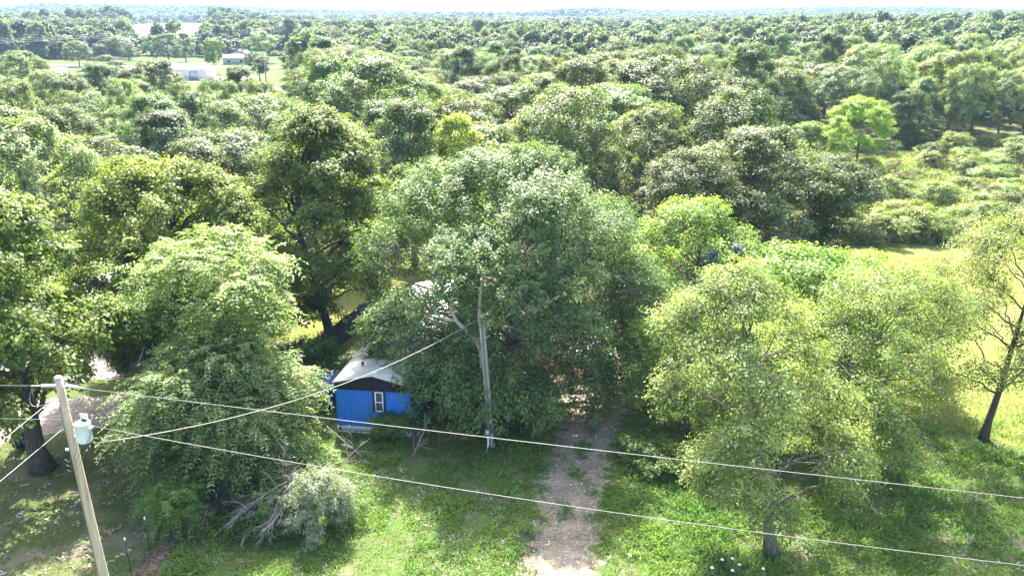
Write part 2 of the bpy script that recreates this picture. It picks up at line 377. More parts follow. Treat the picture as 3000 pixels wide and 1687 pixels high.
        L = leaf[0] * r.uniform(.65, 1.25, n); Wd = leaf[1] * r.uniform(.65, 1.25, n)
        tint = np.clip(ct[ci] + r.normal(0, .15, n), 0, 1)
    else:
        K = max(1, nleaf // frond); nf = nC * K; ci = np.repeat(np.arange(nC), K)
        fb = cc[ci] + r.normal(0, 1, (nf, 3)) * cl_r * .5
        fd = unit(unit(fb - cc[ci]) * .8 + axis[ci] * .5 + r.normal(0, .35, (nf, 3)) * np.array([1, 1, .5])); fl = leaf[0] * frond * .32 * r.uniform(.7, 1.2, nf)
        sd_ = unit(np.cross(fd, np.array([0, 0, 1.0])))
        fi = np.repeat(np.arange(nf), frond); j = np.tile(np.arange(frond), nf)
        s = (j // 2 + 1) / (frond / 2); side = np.where(j % 2, 1.0, -1.0)
        P = fb[fi] + fd[fi] * (s * fl[fi])[:, None]; P[:, 2] -= 0.5 * fl[fi] * s**2
        n = len(P)
        Nn = unit(np.array([0, 0, 1.0]) + fd[fi] * .5 * s[:, None] + r.normal(0, .3, (n, 3)))
        D = sd_[fi] * side[:, None] + fd[fi] * .7 + np.array([0, 0, -.5]) + r.normal(0, .15, (n, 3))
        L = leaf[0] * r.uniform(.75, 1.2, n); Wd = leaf[1] * r.uniform(.75, 1.2, n)
        tint = np.clip(ct[ci][fi] + r.normal(0, .15, nf)[fi], 0, 1)
    v, q = leaf_quads(P, Nn, D, L, Wd)
    fz = h / np.percentile(v[:, 2], 99.7); v = v * np.array([1, 1, fz]); mb.v = [w_ * np.array([1, 1, fz]) for w_ in mb.v]
    lm = np_mesh(name + '_crown', v, q, tint=tint); lm.materials.append(M[mat])
    wm = mb.mesh(name + '_trunk', True); wm.materials.append(M[wood])
    return wm, lm

def conifer(name, seed, h, rad, mat='leaf_spruce'):
    r = np.random.default_rng(seed); mb = MB(); mb.tube([(0,0,0),(0,0,h*.5),(0,0,h)], [h*.022, h*.013, .01], 7)
    P, Nn, D, L, Wd, T = [], [], [], [], [], []
    z = 0.4
    while z < h - .1:
        rr_ = rad * (1 - z / h)**.85 * r.uniform(.85, 1.1) + .08; nb = 8 + int(rr_ * 4)
        for k in range(nb):
            a = r.uniform(0, 6.283); e = np.array([math.cos(a), math.sin(a), 0]); b = bez(np.array([0, 0, z]), e * rr_ * .6 + [0, 0, z - .05 * rr_], e * rr_ + [0, 0, z + .02 * rr_], 4)
            mb.tube(b, np.linspace(.02, .008, 4), 3, False)
            n = int(26 * rr_) + 14; t = r.uniform(.15, 1.05, n); p = e * (rr_ * t)[:, None] + np.array([0, 0, z]) + r.normal(0, .07, (n, 3))
            sidev = np.array([-e[1], e[0], 0]) * np.where(r.random(n) < .5, 1, -1)[:, None]
            P.append(p); Nn.append(unit(r.normal(0, .45, (n, 3)) + [0, 0, 1])); D.append(e * .8 + sidev * .8 + r.normal(0, .3, (n, 3)))
            L.append(r.uniform(.14, .3, n)); Wd.append(r.uniform(.05, .09, n)); T.append(np.clip(r.normal(.5, .25, n), 0, 1))
        z += 0.20 + .02 * h * (1 - z / h)
    v, q = leaf_quads(*[np.concatenate(k) for k in (P, Nn, D, L, Wd)])
    lm = np_mesh(name + '_crown', v, q, tint=np.concatenate(T)); lm.materials.append(M[mat])
    wm = mb.mesh(name + '_trunk', True); wm.materials.append(M['bark_dark'])
    return wm, lm

def place(name, pair, loc, rz, sc, label, cat='tree', group=None, color=(1, 1, 1), woodname='trunk', leafname='crown', tilt=(0, 0)):
    e = empty(name, loc); e.rotation_euler = (tilt[0], tilt[1], rz)
    e.scale = sc if isinstance(sc, tuple) else (sc, sc, sc)
    w = obj(woodname, pair[0], parent=e); c = obj(leafname, pair[1], parent=e)
    c.color = (*color, 1); tag(e, label, cat, group); return e

# --- the trees of the yard, each grown for its own place
pr = grow('dome', 11, 13.9, 1.3, 8.4, 7.9, 'dome', lobes=74, lobe_r=0.23, clus=3900, nleaf=66, cl_r=.31, sprig=.85, leaf=(.165, .11), skirt=30,
          extra=[(R(a), e, z) for a, e, z in ((212, .86, .36), (236, .90, .20), (246, .92, .18), (262, .90, .06), (280, .93, .10))], lift=1.3, droop=.75,
          trunk_r=.42, fork=.2, wood='bark_pale', mat='leaf_dome', deep=.45, stems=4, twigs=.5)
dome = place('shade_tree', pr, (-0.25, 46.0, 0), 0, 1, 'huge dome-shaped tree with pale limbs hanging over the blue house roof')
lb = MB()                                  # pale second stem that forks beside the service pole
lb.tube([(-.5, -3.6, -.1), (-.95, -5.4, 1.6), (-1.15, -6.3, 3.4), (-1.25, -6.4, 4.8)], [.26, .21, .18, .16], 9)
lb.tube([(-1.22, -6.4, 4.7), (-1.6, -6.4, 5.5), (-2.5, -6.3, 6.4), (-2.75, -6.2, 6.9), (-2.6, -6.0, 8.2), (-2.3, -5.6, 9.6)], [.13, .12, .10, .09, .07, .03], 8)
lb.tube([(-1.25, -6.4, 4.7), (-1.3, -6.4, 6.0), (-1.35, -6.3, 7.2), (-1.2, -6.0, 8.6)], [.15, .13, .10, .04], 8)
lb.tube([(-1.28, -6.4, 5.4), (-.9, -6.3, 6.3), (-.2, -6.0, 7.1)], [.08, .06, .03], 6)
lb.tube([(-2.5, -6.3, 6.4), (-3.3, -6.1, 6.5), (-4.0, -5.7, 7.2)], [.08, .06, .03], 6)
lb.tube([(.6, -3.0, 0), (1.3, -4.6, 2.6), (1.75, -5.6, 5.2), (2.2, -5.4, 7.6)], [.22, .17, .13, .05], 8)
lb.build('forked_stem', M['bark_pale'], dome, True)
pm1 = grow('maple_a', 21, 13.0, 0.9, 6.4, 5.6, 'dome', lobes=44, lobe_r=.25, clus=1700, nleaf=58, cl_r=.36, sprig=.5, leaf=(.19, .145), lift=.5, droop=.35,
           trunk_r=.34, mat='leaf_maple', wood='bark_dark')
pm2 = grow('maple_b', 22, 15.2, 2.3, 5.8, 5.2, 'tall', lobes=46, lobe_r=.26, clus=1700, nleaf=58, cl_r=.36, sprig=.6, leaf=(.19, .14), lift=.7, droop=.3,
           trunk_r=.42, fork=.2, mat='leaf_maple', wood='bark_dark', stems=2)
place('maple_tree', pm1, (-20.3, 47.5, 0), 0.3, 1, 'broad yellow-green round maple behind the lime green tree on the left', color=(1.22, 1.18, 1.0))
place('maple_tree', pm2, (-12.2, 54.0, 0), 1.1, (1.0, 1.0, 1.0), 'tall dark maple with forked trunk beside the dark fence behind the blue house', color=(.92, .95, .82))
place('maple_tree', pm2, (-18.9, 43.6, 0), 2.6, (.62, .62, .62), 'smaller maple filling the gap between leaning oak and lime green tree', color=(.9, 1.0, .8))
pa = grow('ash', 33, 11.0, 2.6, 4.7, 4.0, 'vase', lobes=24, lobe_r=.28, clus=600, nleaf=60, cl_r=.42, sprig=.4, leaf=(.24, .095), lift=.3, droop=.4,
          trunk_r=.24, frond=12, mat='leaf_ash', wood='bark_grey', up=1.3)
ash = place('ash_tree', pa, (-14.3, 39.0, 0), 2.1, 1, 'lime green feathery tree in front of the round maple, left of the blue house')
pw = grow('walnut', 44, 7.2, 0.5, 4.5, 3.3, 'round', lobes=30, lobe_r=.29, clus=720, nleaf=84, cl_r=.44, sprig=.3, leaf=(.215, .08), lift=.2, droop=.6,
          trunk_r=.16, frond=14, mat='leaf_walnut', wood='bark_grey', up=1.3, low=.03)
place('walnut_tree', pw, (-13.2, 35.4, 0), 0.8, (1.05, .9, 1.0), 'low sprawling tree with long drooping leaves under the wires, left of blue house')
pl1 = grow('edge_oak', 51, 13.2, 3.0, 5.0, 5.0, 'round', lobes=32, lobe_r=.28, clus=1000, nleaf=54, cl_r=.40, sprig=.45, leaf=(.20, .155), lift=.4, droop=.4,
           trunk_r=.46, fork=.28, lean=(-1.9, 1.0), mat='leaf_maple', wood='bark_dark')
place('oak_tree', pl1, (-22.5, 36.4, 0), 0, 1, 'thick-trunked tree leaning at the left edge beside the black bin', color=(.95, 1.05, .95))
pe1 = grow('elm_a', 61, 11.7, 2.0, 4.0, 3.9, 'tall', lobes=38, lobe_r=.26, clus=860, nleaf=72, cl_r=.38, sprig=.7, leaf=(.125, .08), lift=.2, droop=.5,
           trunk_r=.24, fork=.22, lean=(-1.9, 1.6), mat='leaf_elm', wood='bark_grey', deep=.15, twigs=1, low=.02)
place('elm_tree', pe1, (10.5, 29.7, 0), 0, 1, 'airy yellow-green tree with scaly grey trunk at the bottom right of centre')
pe2 = grow('elm_b', 62, 10.0, 1.2, 4.9, 4.5, 'round', lobes=36, lobe_r=.27, clus=860, nleaf=64, cl_r=.38, sprig=.7, leaf=(.125, .08), lift=.3, droop=.45,
           trunk_r=.2, fork=.2, lean=(3.0, 1.0), mat='leaf_elm', wood='bark_grey', deep=.15, low=.02)
place('elm_tree', pe2, (14.5, 35.8, 0), 0, 1, 'airy pale green tree leaning right, between the scaly trunk and the lawn', color=(.95, .98, .85))
pe3 = grow('elm_c', 63, 12.4, 2.8, 4.9, 4.4, 'round', lobes=32, lobe_r=.28, clus=760, nleaf=64, cl_r=.38, sprig=.7, leaf=(.125, .08), lift=.3, droop=.4,
           trunk_r=.2, fork=.22, lean=(1.9, .6), mat='leaf_elm', wood='bark_dark', deep=.15)
place('elm_tree', pe3, (24.2, 39.4, 0), 0, 1, 'sparse tree with curved dark trunk on the lawn at the right edge', color=(.9, .85, .8))
ph = grow('hackberry', 64, 9.4, .8, 4.6, 4.2, 'round', lobes=30, lobe_r=.33, clus=820, nleaf=40, cl_r=.38, sprig=.5, leaf=(.19, .12), lift=.6, droop=.3,
          trunk_r=.2, mat='leaf_elm', wood='bark_grey', low=.02, deep=.3)
for x, y, rz, s, col, lab in ((11.2, 50.5, .5, (1., 1., 1.08), (.92, 1.08, .85), 'round fresh green tree behind the blue spruces, right of the dome-shaped tree'),
                              (15.8, 43.2, 2.2, (1.1, 1.0, .98), (.88, 1.12, .72), 'low bright green tree in front of the blue spruces'),
                              (9.2, 40.5, 4.0, (.72, .8, .78), (.9, 1.0, .75), 'low green tree beside the gravel drive under the airy tree'),
                              (20.4, 46.0, 1.0, (.92, .9, .84), (.85, 1.1, .7), 'small bright green tree at the near corner of the sunny lawn')):
    place('hackberry_tree', ph, (x, y, 0), rz, s, lab, color=col)
ps = conifer('spruce', 71, 9.2, 2.0)
place('spruce_tree', ps, (11.7, 48.0, 0), 0, (.8, .8, .86), 'left tip of two blue spruces poking up among the green trees', color=(1.0, 1.05, .98))
place('spruce_tree', ps, (13.1, 48.0, 0), 2, (.8, .8, .90), 'right tip of two blue spruces poking up among the green trees', color=(1.0, 1.05, .98))

# --- woodland trees: six kinds, each tree a copy with its own place, turn and size
F = []
for i, (sh, hh, bb, rx_, lf, n_, lr_) in enumerate((('round', 13.5, 2.6, 5.2, (.27, .20), 430, .34), ('tall', 14.5, 3.0, 4.4, (.26, .19), 430, .33), ('vase', 13.0, 3.4, 5.4, (.26, .19), 430, .31),
                                          ('round', 12.0, 2.0, 4.6, (.25, .18), 400, .38), ('dome', 13.0, 2.2, 5.6, (.27, .19), 450, .30), ('tall', 12.5, 2.2, 3.6, (.25, .18), 360, .38))):
    F.append(grow('wood%d' % i, 100 + i, hh, bb, rx_, None, sh, lobes=30, lobe_r=lr_ * .8, clus=n_, nleaf=84, cl_r=.44, sprig=.55, leaf=(lf[0] * .82, lf[1] * .82), lift=.5, droop=.3, trunk_r=.26,
                  mat='leaf_oak', wood='bark_grey', twigs=.35, deep=.3))
LOOK = [('rounded olive green', (1.03, 1.03, .85)), ('tall dark green', (.66, .78, .68)), ('spreading grey-green', (1.0, 1.04, 1.02)),
        ('compact dark olive', (.78, .84, .68)), ('broad pale green', (1.2, 1.3, 1.05)), ('slender bluish green', (.76, .92, .88))]
wr = np.random.default_rng(5)
spots = [  # trees that stand out in the photograph, set by hand: x, y, kind, scale xy, scale z, tint, label
 (19.5, 67.0, 4, 1.12, .97, (.84, .84, .72), 'massive dark olive oak at the edge of the sunny lawn, right of centre'),
 (26.0, 69.0, 3, 1.05, .84, (.62, .66, .55), 'dark low-branched oak at the left end of the sunny lawn'),
 (13.5, 63.0, 3, 1.0, .95, (.85, .82, .75), 'olive oak between the dome-shaped tree and the massive dark oak'),
 (5.5, 77.0, 2, 1.15, 1.14, (1.0, .98, .85), 'spreading oak with dark limbs showing just above the dome-shaped tree'),
 (12.5, 80.0, 4, .9, .98, (1.05, 1.0, .85), 'olive spreading oak right of the one with dark limbs above the dome'),
 (-4.4, 69.0, 5, .78, 1.06, (1.9, 1.75, .75), 'bright yellow-green tree top just left above the dome-shaped tree'),
 (-35.0, 61.0, 4, 1.0, 1.06, (1.25, 1.3, 1.25), 'pale grey-green tree crown at the left edge above the leaning oak'),
 (49.0, 121.0, 0, .90, .74, (1.5, 1.8, .5), 'bright lime green tree standing alone at the scrub meadow edge'),
 (43.5, 125.0, 3, .72, .52, (1.2, 1.45, .6), 'small green tree left of the lone lime tree at the meadow edge'),
 (24.0, 92.0, 1, 1.1, 1.0, (.55, .62, .55), 'very dark tree standing behind the massive oak, right of centre'),
 (-8.5, 72.0, 1, 1.0, .98, (.85, .88, .75), 'dark olive tree behind the tall maple, left above the house'),
 (-16.5, 70.0, 0, 1.0, .96, (.9, .95, .8), 'rounded olive tree behind and left of the tall dark maple'),
] + [(x, y, k, w / (2 * (5.2, 4.4, 5.4, 4.6, 5.6, 3.6)[k]), h / (13.5, 14.5, 13.0, 12.0, 13.0, 12.5)[k], LOOK[k][1], lab) for x, y, w, h, k, lab in (
 (-117, 210, 13, 13, 4, 'large pale green tree at the left edge in front of the far lawn'),
 (-65.5, 126, 10, 13, 2, 'grey-green tree left of the far white building, behind the round maple'),
 (-74.5, 158, 8.5, 12.7, 1, 'dark tree in front of the pale far road'),
 (-66, 161, 12, 13.2, 0, 'broad olive tree hiding the near side of the far road'),
 (-57, 127, 8, 12, 4, 'pale tree below the broad olive tree that hides the far road'),
 (-51.5, 104, 10, 12.3, 2, 'grey-green spreading tree above the round maple'),
 (-45, 118, 6.5, 12.1, 3, 'small dark olive tree just left below the white barn'),
 (-43.2, 127, 7.5, 12.2, 2, 'grey-green tree just right below the white barn'),
 (-43.8, 140, 8, 13.3, 1, 'dark upright tree right of the white barn'),
 (-34.5, 120, 7, 12.3, 0, 'olive tree in front of the bright gravel patch right of the barn'),
 (-66, 115, 8, 12.6, 0, 'olive tree at the left edge below the large pale tree'),
 (-73, 135, 9, 12.8, 4, 'pale green tree right below the large pale tree at left'),
 (-40.5, 110, 7, 11.8, 5, 'slender bluish tree between the barn and the tall dark maple'))]
placed = []
def blocked(x, y):
    b = math.degrees(math.atan2(x, y)); r_ = math.hypot(x, y)
    if x > 31 and y < 120 + 0.55 * (x - 31) and y > 60: return True            # lawn and scrub meadow
    if x > 20 and y < 76: return True
    if (37 < x < 64 and 86 < y < 142) or (19.0 < b < 26 and r_ < 142): return True                               # open scrub round the lone lime tree
    if -9 < x < 5 and y < 68: return True
    if -34 < x < -6 and 52 < y < 60: return True                               # neighbour's lawn
    if y < 58: return True
    if b < -13.6 and 104 < r_ < 470: return True                         # the village clearing
    if -14.5 < b < -12.2 and 235 < r_ < 330: return True
    return False
for x, y, k, sx, sz, col, lab in spots:
    place('oak_tree' if k in (0, 2, 3) else 'shade_tree', F[k], (x, y, th(x, y)), wr.uniform(0, 6), (sx, sx, sz), lab, color=col); placed.append((x, y, 4.6 * sx))
cand = []
for _ in range(9000):
    b = R(wr.uniform(-36, 36)); r_ = 58 + (275 - 58) * wr.random()**0.62
    cand.append((r_ * math.sin(b), r_ * math.cos(b)))
cand.sort(key=lambda p: math.hypot(*p) + wr.normal(0, 6))
nwood = 0; kinds = {}
ORD = ['first', 'second', 'third', 'fourth', 'fifth', 'sixth', 'seventh', 'eighth', 'ninth', 'tenth', 'eleventh', 'twelfth', 'thirteenth', 'fourteenth', 'fifteenth',
       'sixteenth', 'seventeenth', 'eighteenth', 'nineteenth', 'twentieth'] + ['%dth' % i for i in range(21, 60)]
for x, y in cand:
    if nwood >= 288: break
    if blocked(x, y): continue
    rp = math.hypot(x, y); sx = wr.uniform(1.0, 1.55) if rp < 112 else wr.uniform(.75, 1.35)
    if x < -.24 * y: sx = min(sx, 1.15)
    rad = 4.2 * sx
    if any((x - a)**2 + (y - b)**2 < (0.88 * (rad + c))**2 for a, b, c in placed): continue
    placed.append((x, y, rad)); nwood += 1
    k = int(wr.choice(6, p=[.24, .15, .20, .16, .15, .10])); look, col = LOOK[k]
    v = wr.normal(1, .13) * (1.22 if x > 62 and y > 100 else 1.0); col = (col[0] * v * wr.uniform(.93, 1.07), col[1] * v, col[2] * v * wr.uniform(.85, 1.1))
    bd = math.degrees(math.atan2(x, y)); r_ = math.hypot(x, y)
    band = 'nearest woods' if r_ < 105 else 'middle woods' if r_ < 165 else 'back woods'
    side = 'left side of photo' if bd < -11.3 else 'centre of photo' if bd < 11.3 else 'right side of photo'
    sz = (.72 + .26 * sx) * wr.uniform(.74, 1.22) * (0.92 if bd < -14 and r_ > 150 else 1)
    if bd < -13.6: sz = min(sz, (12.8 - .012 * max(0, 100 - r_) * 10) / (13.5, 14.5, 13.0, 12.0, 13.0, 12.5)[k])
    e = place('woodland_tree', F[k], (x, y, th(x, y) - .05), wr.uniform(0, 6.28), (sx, sx, sz), None, group='%s, %s' % (band, side), color=col)
    kinds.setdefault((look, band, side), []).append((bd, e))
for (look, band, side), lst in kinds.items():
    lst.sort(key=lambda q: q[0])
    for i, (bd, e) in enumerate(lst):
        e['label'] = ('%s %s tree from the left, %s, %s' % (ORD[i], look, band, side)) if len(lst) > 1 else 'only %s tree, %s, %s' % (look, band, side)

# --- trees on the open ground of the village, far left
for i, (x, y, k, sx, sz, col, lab) in enumerate((
    (-189, 385, 0, 1.18, 0.80, (0.95, 1.05, 1.0), 'round grey-green tree alone on the far left lawn'),
    (-205.5, 441, 3, 1.15, 0.68, (0.8, 0.95, 0.9), 'low dark tree right of the round tree on the far left lawn'),
    (-188.5, 419, 2, 1.30, 0.91, (0.9, 1.0, 0.95), 'spreading tree left of the pale road on the far lawn'),
    (-190, 438, 5, 1.17, 0.66, (0.9, 1.0, 0.9), 'narrow small tree right of the spreading one on the far lawn'),
    (-211, 499, 1, 1.02, 0.84, (0.85, 0.95, 0.9), 'upright tree at the back edge of the far left lawn'),
    (-168.6, 419, 4, 1.25, 0.95, (0.75, 0.85, 0.8), 'dark broad tree up left of the white barn on the far lawn'),
    (-156, 401, 0, 1.30, 1.01, (0.95, 1.05, 1.0), 'large grey-green tree directly behind the white barn'),
    (-157, 425, 1, 1.00, 0.93, (0.65, 0.78, 0.72), 'dark upright tree right of the large one behind the white barn'),
    (-113.5, 335, 2, 0.94, 1.01, (1.3, 1.45, 0.9), 'light green see-through tree at the right end of the white barn'),
    (-162, 537, 3, 2.17, 1.50, (0.7, 0.82, 0.78), 'biggest dark tree behind the small gabled shed'),
    (-143, 520, 0, 1.35, 1.11, (0.7, 0.82, 0.78), 'dark tree just right of the biggest one behind the gabled shed'),
    (-117.5, 413, 4, 1.52, 1.10, (1.3, 1.4, 1.35), 'wide pale silvery tree right of the small gabled shed'),
    (-124.5, 499, 1, 1.36, 1.38, (0.55, 0.7, 0.68), 'tallest dark tree at the right end of the village'),
    (-111, 482, 1, 1.32, 1.31, (0.6, 0.75, 0.7), 'second tall dark tree at the right end of the village'),
    (-261, 467, 4, 1.33, 0.65, (1.35, 1.45, 1.3), 'pale low tree near the left edge of the far lawn'),
    (-240, 452, 5, 1.61, 0.83, (0.85, 1.0, 0.9), 'small green tree between the pale low tree and the far power pole'),
    (-159.5, 482, 5, 1.29, 1.33, (0.6, 0.72, 0.7), 'slim dark tree left of the tall far pole'),
    (-128, 284, 3, 1.0, 0.62, (.85, 1.0, .8), 'low bushy tree at the left corner of the white barn'),
    (-84, 292, 2, 1.0, 0.75, (.9, 1.0, .95), 'grey-green tree right of the barn in front of the lawn sliver'),
    (-143, 262, 4, 1.1, 0.62, (1.0, 1.1, .9), 'broad low tree between the barn and the pale road end'),
    (-168, 292, 0, 1.0, 0.66, (.9, 1.0, .85), 'olive tree covering the end of the pale road'),
    (-84, 345, 1, 1.2, 0.85, (.75, .85, .8), 'dark upright tree on the lawn sliver right of the barn'),
    (-92, 372, 3, 1.3, 0.85, (.9, 1.05, .95), 'compact tree in front of the wide pale silvery tree'),
    (-105, 262, 3, 1.0, 0.55, (.8, .95, .75), 'small tree below the middle of the white barn'),
    (-215, 362, 2, 1.1, 0.6, (1.2, 1.3, 1.1), 'pale low tree at the near left side of the far lawn'),
    (-74, 312, 0, 1.0, 0.8, (1.0, 1.05, .9), 'olive tree at the right end of the far lawn'),
    (-118, 250, 0, 1.15, 0.62, (.95, 1.05, .9), 'rounded low tree below the left half of the white barn'),
    (-152, 330, 3, 1.0, 0.6, (.85, 1.0, .85), 'small tree beside the bend of the far pale road'),
    (-200, 330, 4, 1.2, 0.72, (1.1, 1.2, 1.0), 'broad pale tree at the near edge of the far left lawn')
    )):
    place('village_tree', F[k], (x, y, th(x, y)), wr.uniform(0, 6), (sx, sx, sz), lab, group='trees around the far village', color=col)

# --- far woods: beyond counting, one mass per kind of crown
fr = np.random.default_rng(17)
def field_mask(x, y):
    r_ = np.hypot(x, y); b = np.degrees(np.arctan2(x, y))
    m = np.ones(len(x), bool)
    m &= ~((b > -33) & (b < -13.4) & (r_ > 240) & (r_ < 500))
    m &= ~((b > -23.4) & (b < -18.6) & (r_ > 560) & (r_ < 1420))
    m &= ~((b > -12.5) & (b < -10.0) & (r_ > 800) & (r_ < 1100))
    n = np.sin(x * .0042 + 2) * np.sin(y * .0037 + x * .0011) + .5 * np.sin(x * .009 + y * .006)
    m &= ~((r_ > 1400) & (n > 0.62))
    return m
FAR = []
for i in range(3):
    FAR.append(grow('far%d' % i, 200 + i, 13, 1.0, 5.4, None, ('round', 'dome', 'tall')[i], lobes=14, lobe_r=.42, clus=150, nleaf=26, cl_r=.7, sprig=.5, leaf=(.80, .62),
                    lift=.4, droop=.2, trunk_r=.2, mat='leaf_oak', twigs=0, deep=.5)[1])
def scatter_wood(name, pts, sc, rot, me, label, col):
    base = bpy.data.meshes.new(name); base.vertices.add(len(pts)); base.vertices.foreach_set('co', np.asarray(pts, np.float32).ravel())
    a = base.attributes.new('sc', 'FLOAT_VECTOR', 'POINT'); a.data.foreach_set('vector', np.asarray(sc, np.float32).ravel())
    a = base.attributes.new('rot', 'FLOAT', 'POINT'); a.data.foreach_set('value', np.asarray(rot, np.float32))
    o = obj(name, base); proto = bpy.data.objects.new(name + '_crown', me); proto.color = (*col, 1)
    g = bpy.data.node_groups.new(name, 'GeometryNodeTree')
    g.interface.new_socket('Geometry', in_out='INPUT', socket_type='NodeSocketGeometry'); g.interface.new_socket('Geometry', in_out='OUTPUT', socket_type='NodeSocketGeometry')
    gi_, go_ = g.nodes.new('NodeGroupInput'), g.nodes.new('NodeGroupOutput')
    ip = g.nodes.new('GeometryNodeInstanceOnPoints'); oi = g.nodes.new('GeometryNodeObjectInfo'); oi.inputs[0].default_value = proto
    oi.inputs['As Instance'].default_value = True
    n1 = g.nodes.new('GeometryNodeInputNamedAttribute'); n1.data_type = 'FLOAT_VECTOR'; n1.inputs[0].default_value = 'sc'
    n2 = g.nodes.new('GeometryNodeInputNamedAttribute'); n2.data_type = 'FLOAT'; n2.inputs[0].default_value = 'rot'
    cx = g.nodes.new('ShaderNodeCombineXYZ'); e2 = g.nodes.new('FunctionNodeEulerToRotation')
    g.links.new(n2.outputs[0], cx.inputs[2]); g.links.new(cx.outputs[0], e2.inputs[0])
    g.links.new(gi_.outputs[0], ip.inputs['Points']); g.links.new(oi.outputs['Geometry'], ip.inputs['Instance'])
    g.links.new(e2.outputs[0], ip.inputs['Rotation']); g.links.new(n1.outputs[0], ip.inputs['Scale'])
    g.links.new(ip.outputs[0], go_.inputs[0])
    md = o.modifiers.new('scatter', 'NODES'); md.node_group = g
    tag(o, label, 'woods', kind='stuff'); o.color = (*col, 1); return o
fx, fy, fs = [], [], []
for r0, r1, sp, s in ((255, 480, 8.6, 1.0), (480, 900, 10.4, 1.15), (900, 1700, 13, 1.5), (1700, 3000, 20, 2.0), (3000, 4300, 24, 2.2)):
    area = R(80) / 2 * (r1**2 - r0**2); n = int(area / sp**2)
    rr_ = np.sqrt(fr.uniform(r0**2, r1**2, n)); bb = np.radians(fr.uniform(-40, 40, n))
    fx.append(rr_ * np.sin(bb)); fy.append(rr_ * np.cos(bb)); fs.append(np.full(n, s))
fx, fy, fs = map(np.concatenate, (fx, fy, fs))
k = field_mask(fx, fy); fx, fy, fs = fx[k], fy[k], fs[k]
pa_ = np.array([(a, b) for a, b, c in placed])
nearm = np.hypot(fx, fy) < 330; ok = np.ones(len(fx), bool)
for j in np.where(nearm)[0]:
    if np.min((pa_[:, 0] - fx[j])**2 + (pa_[:, 1] - fy[j])**2) < 40: ok[j] = False
fx, fy, fs = fx[ok], fy[ok], fs[ok]
which = fr.integers(0, 3, len(fx))
# skip the corridor of the far lane
for i, (lab, col) in enumerate((('far woods of rounded olive green crowns running to the horizon', (.95, .98, .85)),
                                ('far woods of broad grey-green crowns running to the horizon', (.75, .85, .78)),
                                ('far woods of taller dark green crowns running to the horizon', (.6, .7, .62)))):
    s = which == i; n = s.sum()
    zs = fr.uniform(.62, 1.34, n) * np.minimum(fs[s], 1.35)
    sc = np.stack([fs[s] * fr.uniform(.65, 1.3, n), fs[s] * fr.uniform(.65, 1.3, n), zs], 1)
    scatter_wood('far_woods', np.stack([fx[s], fy[s], terrain(fx[s], fy[s]) - .4], 1), sc, fr.uniform(0, 6.28, n), FAR[i], lab, col)
# ------------------------------------------------------------------ the blue trailer home
M['siding'] = plain('siding', (0.018, 0.165, 0.60), 0.6, 0.14, 1.5, spec=0.3, stretch=(1, 1, .25), dirt=(0.055, 0.150, 0.36))
M['siding_dark'] = plain('siding_dark', (0.016, 0.013, 0.018), 0.6, 0.3, 2)
M['roof_white'] = plain('roof_white', (0.52, 0.50, 0.47), 0.6, 0.15, 1.2, bmp=0.15, dirt=(0.36, 0.34, 0.31))
M['white_paint'] = plain('white_paint', (0.74, 0.74, 0.72), 0.5, 0.06, 2)
M['shutter'] = plain('shutter', (0.012, 0.018, 0.05), 0.5, 0.2, 2)
M['skirt_brown'] = plain('skirt_brown', (0.055, 0.030, 0.022), 0.7, 0.3, 2)
M['curtain'] = plain('curtain', (0.55, 0.55, 0.58), 0.8, 0.1, 6)
M['void'] = plain('void', (0.02, 0.02, 0.02), 0.9, 0.2, 1)
m, t, b = new_mat('glass'); b.inputs['Base Color'].default_value = (0.55, 0.58, 0.62, 1); b.inputs['Roughness'].default_value = 0.06
b.inputs['Transmission Weight'].default_value = 0.85; b.inputs['IOR'].default_value = 1.3; M['glass'] = m
HW, HL, Z0, Z1, ZE, ZA = 3.95, 17.0, 0.42, 2.47, 2.80, 3.25
home = empty('trailer_home', (-9.12, 40.42, 0), R(-8.0)); tag(home, 'bright blue trailer home with white roof under the dome-shaped tree', 'house')
def ribbed(mb, x0, y0, x1, y1, z0, z1, out, pitch=0.16, dep=0.022):
    """vertical ribbed siding from (x0,y0) to (x1,y1)"""
    L = math.hypot(x1 - x0, y1 - y0); k = int(L / pitch); d = np.array([(x1 - x0) / L, (y1 - y0) / L]); o = np.array(out)
    s = []
    for i in range(k):
        a = L * i / k; w = L / k
        s += [(a, 0), (a + w * .70, 0), (a + w * .78, 1), (a + w * .92, 1)]
    s.append((L, 0)); pts = [np.array([x0, y0]) + d * a + o * dep * q for a, q in s]
    v = [(p[0], p[1], z0) for p in pts] + [(p[0], p[1], z1(a) if callable(z1) else z1) for p, (a, q) in zip(pts, s)]
    n = len(pts); mb.add(v, [(i, i + 1, n + i + 1, n + i) for i in range(n - 1)])
f = MB(); ribbed(f, 0, 0, HW, 0, Z0, Z1, (0, -1)); front = f.build('front_wall', M['siding'], home)
g = MB(); ribbed(g, 0, -.006, HW, -.006, Z1, lambda a: ZE + (ZA - ZE) * (1 - abs(a - HW / 2) / (HW / 2)), (0, -1)); gb = g.build('gable', M['siding_dark'], home)
MB().box((HW / 2, -.03, Z1), (HW + .04, .05, .05)).build('gable_trim', M['siding_dark'], gb)
g = MB(); ribbed(g, HW, 0, HW, HL, Z0, ZE - .03, (1, 0)); side_w = g.build('side_wall', M['siding'], home)
g = MB(); ribbed(g, 0, HL, 0, 0, Z0, ZE - .03, (-1, 0)); g.build('side_wall', M['siding'], home)
g = MB(); ribbed(g, HW, HL, 0, HL, Z0, lambda a: ZE + (ZA - ZE) * (1 - abs(a - HW / 2) / (HW / 2)) - .02, (0, 1)); g.build('rear_wall', M['siding'], home)
MB().box((HW / 2, HL / 2, Z0 - .03), (HW - .08, HL - .08, .06)).build('floor_frame', M['void'], home)
ov = .12
